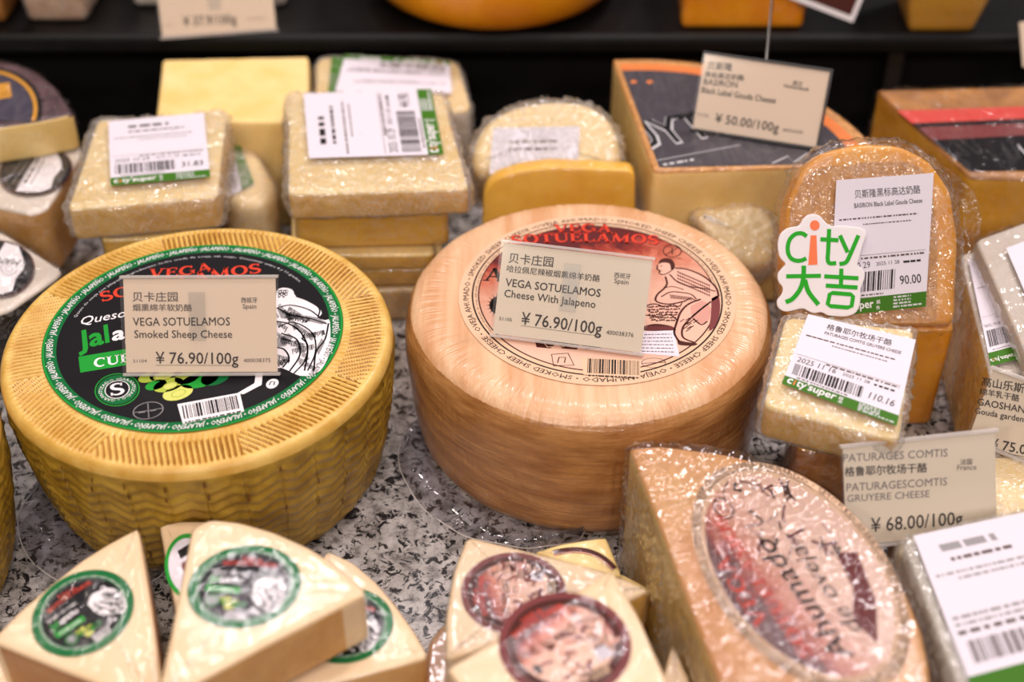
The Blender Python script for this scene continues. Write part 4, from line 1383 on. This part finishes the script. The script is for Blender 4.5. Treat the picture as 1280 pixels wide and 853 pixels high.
# loose flap of film along its edge
V, F = [], []
edge = [(1160, 196), (1192, 232), (1202, 290), (1201, 350)]
E0 = cv.smooth([edge[0], (1206, 262), edge[3]], 26)
for i, p in enumerate(E0):
    e = math.sin(PI * i / 25)
    for j in range(6):
        s_ = j / 5
        q = pP.w(*pP.loc((p[0] + s_ * 20 * e, p[1] - s_ * 4 * e)), -0.006 + 0.004 * noise.noise(Vector((i * 0.35, s_ * 2, 4))) + s_ * 0.004)
        V.append(q)
for i in range(25):
    for j in range(5):
        a = i * 6 + j
        F.append((a, a + 1, a + 7, a + 6))
put('wrap_flap', V, F, 'wrap', gp)

# die-cut sign leaning on the half-round pack
pQ = Plane(pP.o + pP.n * 0.0105, pP.n)
zs = lambda x, y: (940 + x / 3.279, 170 + y / 3.281)
sg = thing('store_sign', 'white die-cut sign with green and orange lettering in front of the half-round gouda', 'sign', pQ.w(*pQ.loc((1030, 396))))
out = [(255, 318), (284, 330), (302, 358), (330, 372), (360, 366), (400, 372), (440, 374), (466, 386), (470, 402), (452, 452), (440, 500), (430, 532), (452, 542), (463, 562), (460, 592), (446, 622), (444, 690), (428, 728), (385, 743), (310, 738), (286, 722), (250, 730), (208, 706), (180, 714), (134, 724), (104, 704), (102, 672), (122, 654), (130, 622), (108, 600), (104, 566), (124, 542), (142, 524), (114, 502), (104, 450), (114, 402), (146, 376), (196, 370), (210, 340), (228, 324)]
loft('sign_board', pQ, [pQ.loc(zs(*p)) for p in out], 0.0022, 'white', sg, 0.003, 0.0004, 0.0012)
cv = Canvas(pQ)
G, O_ = 'signgreen', 'signorange'
w_ = 0.0024
cv.line(flow([zs(*p) for p in [(224, 412), (205, 400), (180, 402), (158, 420), (147, 448), (148, 480), (160, 502), (182, 512), (205, 510), (222, 502)]], 5), w_, G, 0)
cv.ell(zs(257, 367), zs(277, 367), zs(257, 346), O_, 0, 32)
cv.poly([zs(*p) for p in [(240, 408), (264, 408), (268, 528), (230, 530)]], O_, 0)
cv.line(flow([zs(*p) for p in [(316, 382), (312, 470), (310, 505), (318, 522), (345, 522)]], 5), w_, G, 0)
cv.line([zs(*p) for p in [(280, 424), (354, 428)]], w_, G, 1)
cv.line([zs(*p) for p in [(360, 408), (392, 478)]], w_, G, 0)
cv.line(flow([zs(*p) for p in [(436, 408), (396, 500), (382, 520), (358, 526)]], 5), w_, G, 1)
cv.line([zs(*p) for p in [(140, 576), (282, 574)]], w_, G, 0)
cv.line(flow([zs(*p) for p in [(212, 532), (210, 585), (196, 630), (166, 668), (138, 682)]], 5), w_ * 1.1, G, 1)
cv.line(flow([zs(*p) for p in [(216, 590), (232, 640), (272, 692)]], 5), w_ * 1.1, G, 2)
cv.line([zs(*p) for p in [(366, 544), (364, 618)]], w_, G, 0)
cv.line([zs(*p) for p in [(296, 576), (436, 584)]], w_, G, 1)
cv.line([zs(*p) for p in [(302, 614), (432, 622)]], w_, G, 1)
cv.line([zs(*p) for p in [(318, 650), (310, 690), (322, 698), (390, 704), (408, 698), (414, 658), (404, 650), (330, 644)]], w_, G, 1, True)
cv.build('sign_lettering', sg, 0.0003)

pR = plane3((976, 395, 0.112), (1141, 413, 0.112), (1040, 535, 0.108))
r = pack('cheese_pack', 'wrapped pale cheese block with price label 110.16, below the green and orange sign', 'cheese', pR, [(982, 396), (1143, 412), (1124, 552), (954, 508)], 0.0225, ['pale', 'butter'], None, 'wrap_milky', rc=0.005, seed=23, crease=0.0020, infl=0.0022, amp=0.0014, freq=50)
shop_label(r, pR, (1009, 400), (1143, 432), (1119, 540), (976, 487), '格鲁耶尔牧场干酪', 'PATURAGES COMTIS GRUYERE CHEESE', '110.16', '2025 11 16', 0.0042, seed=15)
pack('cheese_pack', 'shaded wrapped block holding up the pack priced 110.16', 'cheese', flat(0.0835), [(1008, 430), (1128, 440), (1118, 572), (996, 560)], 0.0825, ['butter', 'cut_brown'], None, 'wrap', rc=0.005, seed=24)

pT = flat(0.080)
r = pack('cheese_pack', 'tilted wrapped pack with barcode label, partly under another pack at the picture edge', 'cheese', pT, [(1200, 318), (1300, 296), (1350, 446), (1240, 478)], 0.078, ['chalk', 'butter'], None, 'wrap', rc=0.004, seed=25)
shop_label(r, pT, (1209, 330), (1262, 316), (1304, 446), (1237, 464), '', '', '', seed=18)
pU = flat(0.0955)
r = pack('cheese_pack', 'shiny wrapped pack with blank white label, topmost at the picture edge', 'cheese', pU, [(1220, 300), (1330, 260), (1400, 420), (1302, 486)], 0.0135, 'chalk', None, 'wrap_crinkle', rc=0.004, seed=26, crease=0.0012)
plain_label(r, pU, ((1256, 316), (1340, 284), (1385, 400), (1312, 448)), 0.0034, 6, (0.3, 0.2))

pV = flat(0.055)
pack('cheese_pack', 'flat wrapped pale cheese under the two tags at the picture edge', 'cheese', pV, [(1140, 572), (1345, 570), (1375, 690), (1120, 700)], 0.0545, 'pale', None, 'wrap_milky', rc=0.008, seed=27)
pW = flat(0.085)
r = pack('cheese_pack', 'grey wrapped pack with large white label in the near corner', 'cheese', pW, [(1127, 674), (1300, 634), (1440, 880), (1226, 935)], 0.06, 'grey_pack', None, 'wrap_milky', rc=0.006, seed=28)
cv = Canvas(pW).quad((1140, 676), (1300, 642), (1400, 830), (1218, 880))
cv.poly([(0, 0), (1, 0), (1, 1), (0, 1)], 'paper', 0)
W = 0.07
for y, a, b, hh, m in ((0.86, 0.16, 0.6, 0.006, 'grey'), (0.79, 0.2, 0.66, 0.0028, 'ink_soft'), (0.71, 0.05, 0.8, 0.002, 'grey'), (0.67, 0.2, 0.7, 0.002, 'grey'), (0.44, 0.05, 0.9, 0.0026, 'grey'), (0.40, 0.05, 0.9, 0.0022, 'grey'), (0.35, 0.05, 0.7, 0.003, 'ink_soft')):
    cv.greek((a, y), (b, y), hh, m, int(y * 100))
cv.bars((0.08, 0.18), (0.75, 0.18), (0.08, 0.31), 'ink_soft', 21, 34)
cv.poly([(0, 0), (1, 0), (1, 0.12), (0, 0.12)], 'strip', 1)
cv.build('price_label', r, 0.0034)


# ---- small wedges in front of the wheels
def reuse(src, plane, centre, rad, src_rad, ang, parent, name='round_label', lift=0.0004, rim='green', squash=1.0, trim=None, dark=False):
    """the printed design of a whole wheel at small size"""
    c0 = np.array(plane.loc(centre))
    cv = Canvas(plane)
    k = rad / src_rad
    ca, sa = math.cos(math.radians(ang)), math.sin(math.radians(ang))
    R = np.array([[ca, sa], [-sa, ca]]) * k
    S = np.diag([1.0, squash])
    f = lambda v: (np.asarray(v) @ R) @ S + c0
    cv.disc((0, 0), src_rad * 1.14, rim, 0)
    cv.items += [(v, F, m, lv + 1) for v, F, m, lv in src.items]
    if dark:
        q = random.Random(src_rad + rad)
        cv.disc((0, 0), src_rad * 1.0, 'brown', 5, inner=src_rad * 0.86)
        for k in range(30):
            x, y = q.uniform(-0.7, 0.75), q.uniform(-0.75, 0.35)
            if x * x + y * y < 0.62:
                w = q.uniform(0.03, 0.09) * src_rad
                V, F = ribbon(np.array([(x, y), (x + q.uniform(0.03, 0.12), y + q.uniform(-0.1, 0.1)), (x + q.uniform(0.1, 0.25), y + q.uniform(-0.2, 0.1))]) * src_rad, w)
                cv.add(V, F, q.choice(('mauve', 'mauve', 'rose', 'brown', 'pink')), 8)
    if trim:
        g = f
        f = lambda v: trim(g(v))
    return cv.build(name, parent, lift, xf=f, uvr=src_rad)


def wedge(label, z, px, h, apex, rind_r, seed, mats=('cream', 'cut_tan'), group='small cheese wedges', wrap='wrap_taut', plane=None, **kw):
    pl = plane or flat(z)
    r = pack('cheese_wedge', label, 'cheese', pl, px, h, list(mats), group, wrap, rc=0.0022, re=0.0018, sp=0.003, infl=0.0008, amp=0.0003, crease=0.0003, seed=seed, rind=(apex, rind_r), body='cheese_block', **kw)
    return r, pl


G_J = 'small wedges with green-rimmed labels'
r, pl = wedge('small wedge with green-rimmed label, showing its brown cut side to the wedge pile', 0.075, [(-12, 801), (22, 766), (60, 733), (100, 702), (138, 678), (173, 660), (190, 762), (209, 893), (150, 866)], 0.036, (206, 888), 0.094, 31, ('cream', 'cut_brown'), G_J)
reuse(JAL, pl, (104, 766), 0.0208, LR, 28, r, squash=1.12)
r, pl = wedge('pale wedge glimpsed behind the topmost green-labelled wedge, touching the golden wheel', 0.060, [(199, 657), (225, 651), (262, 651), (282, 668), (243, 815), (226, 800)], 0.058, (240, 815), 0.06, 32, ('cream', 'cut_brown'), G_J)
cv = Canvas(pl)
cv.ell((236, 708), (262, 690), (222, 672), 'leaf', 0)
cv.ell((236, 708), (258, 693), (224, 677), 'paper', 1)
cv.poly([(222, 690), (244, 676), (250, 684), (226, 700)], 'black', 2)
cv.poly([(226, 706), (250, 690), (252, 698), (230, 716)], 'mauve', 2)
cv.build('round_label', r, 0.0004)
r, pl = wedge('topmost wedge of the green-labelled pile, its label uncovered and tilted', 0.095, [(240, 661), (262, 649), (300, 653), (345, 666), (385, 684), (420, 706), (446, 728), (459, 742), (330, 808), (194, 882), (212, 800)], 0.033, (196, 880), 0.094, 33, ('cream', 'cut_tan'), G_J)
reuse(JAL, pl, (306, 733), 0.0233, LR, -22, r, squash=0.96)
r, pl = wedge('wedge with half-hidden green-rimmed label, lying under the topmost wedge beside bare granite', 0.058, [(408, 688), (440, 702), (468, 725), (495, 757), (518, 790), (536, 822), (440, 848), (318, 876)], 0.056, (316, 876), 0.085, 34, ('cream', 'cut_tan'), G_J)
reuse(JAL, pl, (432, 782), 0.0205, LR, -30, r)
wedge('pale wedge end peeping out from below the green-labelled pile', 0.036, [(-60, 810), (18, 808), (34, 828), (110, 842), (170, 880), (90, 960), (-60, 930)], 0.035, (90, 960), 0.01, 35, ('cream', 'cut_tan'), G_J)

G_R = 'small wedges with red labels'
r, pl = wedge('small red-labelled wedge lying under another, beside bare granite', 0.071, [(584, 671), (640, 684), (700, 699), (760, 716), (812, 737), (760, 765), (640, 800), (557, 826), (558, 770), (567, 715)], 0.028, (812, 740), 0.078, 36, ('cream', 'butter'), G_R, 'wrap')
reuse(AHU, pl, (642, 741), 0.0225, RR, 95, r, rim='mauve', dark=True)
r, pl = wedge('small red-labelled wedge lying on top of its pile, tip towards the smoked wheel', 0.095, [(765, 711), (800, 775), (838, 860), (790, 905), (680, 905), (590, 876), (558, 836), (650, 782)], 0.022, (765, 712), 0.07, 37, ('cream', 'butter'), G_R, 'wrap_taut')
reuse(AHU, pl, (706, 806), 0.0262, RR, 38, r, rim='mauve', dark=True)
r, pl = wedge('pale wedge with a brown label arc, tucked against the smoked wheel', 0.048, [(668, 690), (700, 680), (758, 671), (778, 721), (716, 710)], 0.0475, (776, 722), 0.01, 38, ('pale', 'butter'), G_R)
cv = Canvas(pl)
cv.line(cv.smooth([(692, 692), (735, 690), (768, 712)], 20), 0.0035, 'brown', 0)
cv.line(cv.smooth([(692, 695), (735, 693), (766, 714)], 20), 0.0008, 'rose', 1)
cv.build('round_label', r, 0.0004)
wedge('small unlabelled yellow wedge under the red-labelled pile, against the big wrapped wedge', 0.041, [(738, 716), (776, 716), (818, 738), (786, 760), (742, 742)], 0.040, (740, 718), 0.2, 39, ('pale', 'butter'), G_R)
wedge('reddish wrapped wedge edge below the red-labelled pile, next to the granite', 0.041, [(536, 803), (556, 778), (640, 792), (640, 850), (600, 880), (528, 876)], 0.040, (640, 850), 0.2, 40, ('rind_smoked', 'rind_smoked'), G_R, 'wrap_crinkle')
wedge('pale wedge tip between the red-labelled pile and the big wrapped half wheel', 0.062, [(841, 803), (862, 850), (872, 905), (846, 910), (824, 860)], 0.061, (840, 803), 0.2, 41, ('cream', 'pale'), G_R)

# ---- the big wrapped half wheel
pB = flat(0.090)
px = [(786, 559), (826, 556), (866, 561), (905, 566), (945, 576), (990, 597), (1035, 628), (1075, 662), (1108, 700), (1134, 742), (1152, 786), (1162, 830), (1166, 880), (1160, 930), (985, 960), (936, 948), (905, 870), (858, 748), (820, 646)]
bw = pack('cheese_wedge', 'big crinkly wrapped half wheel with red printed label, beside the red-labelled pile', 'cheese', pB, px, 0.0895, ['rind_peach', 'pale'], None, None, rc=0.003, re=0.003, seed=42)
bw.children[0].data.materials[1] = MATS['pale']
me = bw.children[0].data
# cut face towards the small wedges stays bare cheese; the curved side is rind
cpt = np.array(pB.loc((860, 750)))
mi = np.zeros(len(me.polygons), dtype=np.int32)
for i, p in enumerate(me.polygons):
    nrm = p.normal
    mi[i] = 1 if (abs(nrm.z) < 0.5 and nrm.x < -0.45) else 0
me.polygons.foreach_set('material_index', mi)
pts = [pB.loc(p) for p in px]
loft('plastic_wrap', pB, pts, 0.0895, 'wrap_crinkle', bw, 0.004, 0.003, 0.0015, 0.0018, 0.0010, 75, 0.0021, 77, aniso=(0.55, 0.4), calm=1.0)
cB = (996, 712)
p0 = np.array(pB.loc(cB))
la = np.array(pB.loc((930, 572))) - np.array(pB.loc((1095, 845)))
ang = math.degrees(math.atan2(la[1], la[0]))
ra = np.linalg.norm(la) / 2 * 1.03
ca, sa = math.cos(math.radians(ang)), math.sin(math.radians(ang))
cv = Canvas(pB)
# the printed disc: long axis along the wedge, reading direction turned with the cheese
E1 = np.array([[ca, sa], [-sa, ca]])
rb = 0.60


def place(v, turn=112):
    t = math.radians(turn - ang)
    v = np.asarray(v) / RR
    Rt = np.array([[math.cos(t), math.sin(t)], [-math.sin(t), math.cos(t)]])
    v = v @ Rt
    return (v * np.array([ra, ra * rb])) @ E1 + p0


cv.disc((0, 0), RR, 'tan', 0)
cv.disc((0, 0), RR * 0.93, 'ink_soft', 1)
cv.disc((0, 0), RR * 0.92, 'tan', 2)
cv.disc((0, 0), RR * 0.87, 'smoked_print', 3)
cv.curve('OVEJA AHUMADO • SMOKED SHEEP CHEESE • ' * 3, circ(RR * 0.945, 118, 118 - 360, 400), RR * 0.05, 'ink', 2, bold=0.004, local=True)
L = lambda x, y: (x * RR, y * RR)
cv.map = lambda p: (p[0] * RR, p[1] * RR)
cv.text('VEGA', (-0.3, 0.62), (0.3, 0.62), 'red', 5, serif=True)
cv.text('SOTUELAMOS', (-0.62, 0.40), (0.62, 0.40), 'red', 5, serif=True)
cv.text('Ahumado', (-0.74, 0.02), (0.30, 0.06), 'ink', 5, it=0.2, bold=0.012, hs=1.25)
cv.text('de oveja', (-0.6, -0.24), (0.15, -0.22), 'ink', 5, it=0.2, hs=1.2)
for k in range(40):
    a, q = rr.uniform(-0.05, 0.75), rr.uniform(-0.6, 0.3)
    if a * a + q * q > 0.6:
        continue
    cv.line([(a, q), (a + rr.uniform(0.02, 0.1), q + rr.uniform(-0.1, 0.1)), (a + rr.uniform(0.06, 0.16), q + rr.uniform(-0.16, 0.1))], rr.uniform(0.0008, 0.0026), rr.choice(('brown', 'ink', 'brown', 'wine')), 5)
cv.ell((0.66, 0.34), (0.76, 0.34), (0.66, 0.45), 'brown', 5, inner=0.82)
cv.line([(0.60, 0.28), (0.72, 0.40)], 0.0010, 'brown', 5)
cv.poly([(-0.72, -0.28), (-0.45, -0.55), (-0.05, -0.72), (0.0, -0.5), (-0.3, -0.42), (-0.5, -0.2)], 'mauve', 5)
cv.build('paper_label', bw, 0.0005, xf=place, uvr=RR)

# ------------------------------------------------------------------ cheeses on the black shelf
psh = lambda px_, y: at(px_, y, SHZ)


def shelf_block(name, label, px, zt, mat, wrap, seed, y=33, depth=0.09, cat='cheese', **kw):
    """front bottom edge px[0]-px[1] on the shelf, px[2]-px[3] the top front edge at height zt"""
    a, b = psh(px[0], y), psh(px[1], y)
    pl = Plane((0, a.y, SHZ + zt), (0, 0, 1))
    ta, tb = at(px[2], -30, SHZ + zt).x, at(px[3], -30, SHZ + zt).x
    pts = [(a.x, 0), (b.x, 0), (b.x + 0.004, depth), (a.x + 0.004, depth)]
    c = np.mean(pts, 0)
    r = thing(name, label, cat, (c[0], a.y + c[1], SHZ), kw.get('group'))
    loft('cheese_block', pl, pts, zt - 0.0005, mat, r, kw.get('rc', 0.004), kw.get('re', 0.004), 0.004, 0, 0.0004, 60, 0, seed, kw.get('taper', 0.0))
    if wrap:
        loft('plastic_wrap', pl, pts, zt - 0.0005, wrap, r, 0.005, 0.004, 0.003, 0.0012, 0.0006, 60, 0.001, seed + 9, kw.get('taper', 0.0))
    return r


shelf_block('cheese_pack', 'wrapped orange and white cheese pack on the black shelf, beside the price card', (26, 112, 10, 130), 0.075, 'rind_smoked', 'wrap_milky', 51, 33, taper=0.12)
shelf_block('cheese_block', 'brownish cheese sliver at the picture corner on the black shelf', (-70, 8, -70, 12), 0.07, 'rind_brown', None, 52, 30)
shelf_block('cheese_pack', 'pale wrapped pack with green edge behind the price card on the black shelf', (168, 356, 160, 360), 0.06, 'chalk', 'wrap_milky', 53, 9, 0.06)
ow = thing('whole_cheese', 'orange cheese wheel on the middle of the black shelf', 'cheese', (-0.014, 1.080, SHZ))
pr = [(0.002, 0.085), (0.06, 0.085), (0.085, 0.083), (0.096, 0.078), (0.104, 0.068), (0.108, 0.052), (0.1085, 0.040), (0.106, 0.027), (0.102, 0.016), (0.096, 0.008), (0.088, 0.003), (0.078, 0.0008), (0.02, 0.0008)]
lathe('cheese_rind', (-0.014, 1.080, SHZ), pr, 'orange_cheese', ow, 120)
V, F = [], []
for i in range(25):
    t = math.radians(246 + i * 2.4)
    e = math.sin(PI * i / 24)
    for j in range(5):
        rr_ = 0.1005 + 0.004 * j / 4 * (1 - 0.2 * e) + 0.006 * (j / 4)
        V.append((-0.014 + rr_ * math.cos(t), 1.080 + rr_ * math.sin(t), SHZ + 0.016 + 0.052 * j / 4 + 0.003 * noise.noise(Vector((i * 0.4, j * 0.5, 2)))))
for i in range(24):
    for j in range(4):
        a = i * 5 + j
        F.append((a, a + 5, a + 6, a + 1))
put('wrap_fold', V, F, 'wrap', ow)
shelf_block('cheese_block', 'squared orange cheese block on the black shelf behind the wired price tag', (852, 1003, 850, 1013), 0.07, 'orange_cheese', 'wrap_taut', 54, 36, rc=0.003, re=0.003)
shelf_block('cheese_block', 'large mustard-yellow cheese block on the black shelf near the picture corner', (1112, 1250, 1080, 1276), 0.085, 'mustard', 'wrap_taut', 55, 55, taper=0.3, rc=0.005)

# photo card and a sliver of another card
pc_ = lean(1040, 26, SHZ + 0.012, 24)
fc = thing('photo_card', 'small white-bordered food photo card tilted above the orange block', 'sign', pc_.w(*pc_.loc((1030, 26))))
q0, q1 = np.array(pc_.loc((1066, 28))), np.array(pc_.loc((985, -3)))
ex = (q0 - q1) / np.linalg.norm(q0 - q1)
ey = np.array([-ex[1], ex[0]])
cvn = Canvas(pc_)
cvn.map = lambda p: tuple(q0 - ex * (1 - p[0]) * 0.085 + ey * p[1] * 0.055)
V = [pc_.w(*cvn.map(p), h=h) for h in (-0.001, 0.0) for p in ((0, 0), (1, 0), (1, 1), (0, 1))]
put('card_board', V, [(3, 2, 1, 0), (4, 5, 6, 7), (0, 1, 5, 4), (1, 2, 6, 5), (2, 3, 7, 6), (3, 0, 4, 7)], 'white', fc, smooth=False)
cvn.poly([(0.04, 0.07), (0.96, 0.07), (0.96, 0.95), (0.04, 0.95)], 'brown', 0)
for k in range(26):
    a, b = rr.uniform(0.12, 0.86), rr.uniform(0.16, 0.8)
    cvn.ell((a, b), (a + rr.uniform(0.03, 0.08), b + 0.02), (a, b + rr.uniform(0.05, 0.11)), rr.choice(('food', 'orange', 'wine', 'food', 'tan')), 1 + k % 3, 14)
cvn.build('printed_photo', fc, 0.0003)
mid = pc_.w(*cvn.map((0.5, 0.02)), h=-0.0018)
tube('card_pin', [pc_.w(*cvn.map((0.5, 0.7)), h=-0.0018), mid, (mid.x, mid.y + 0.012, SHZ + 0.0005)], 0.0009, 'steel', fc)

t = Tag('pale edge of a tag standing at the black shelf end, beside the mustard block', (1279, 84), (1420, 60), (1262, 30), SHZ - 0.004, SHZ - 0.004, 30, 'card', stand=False)
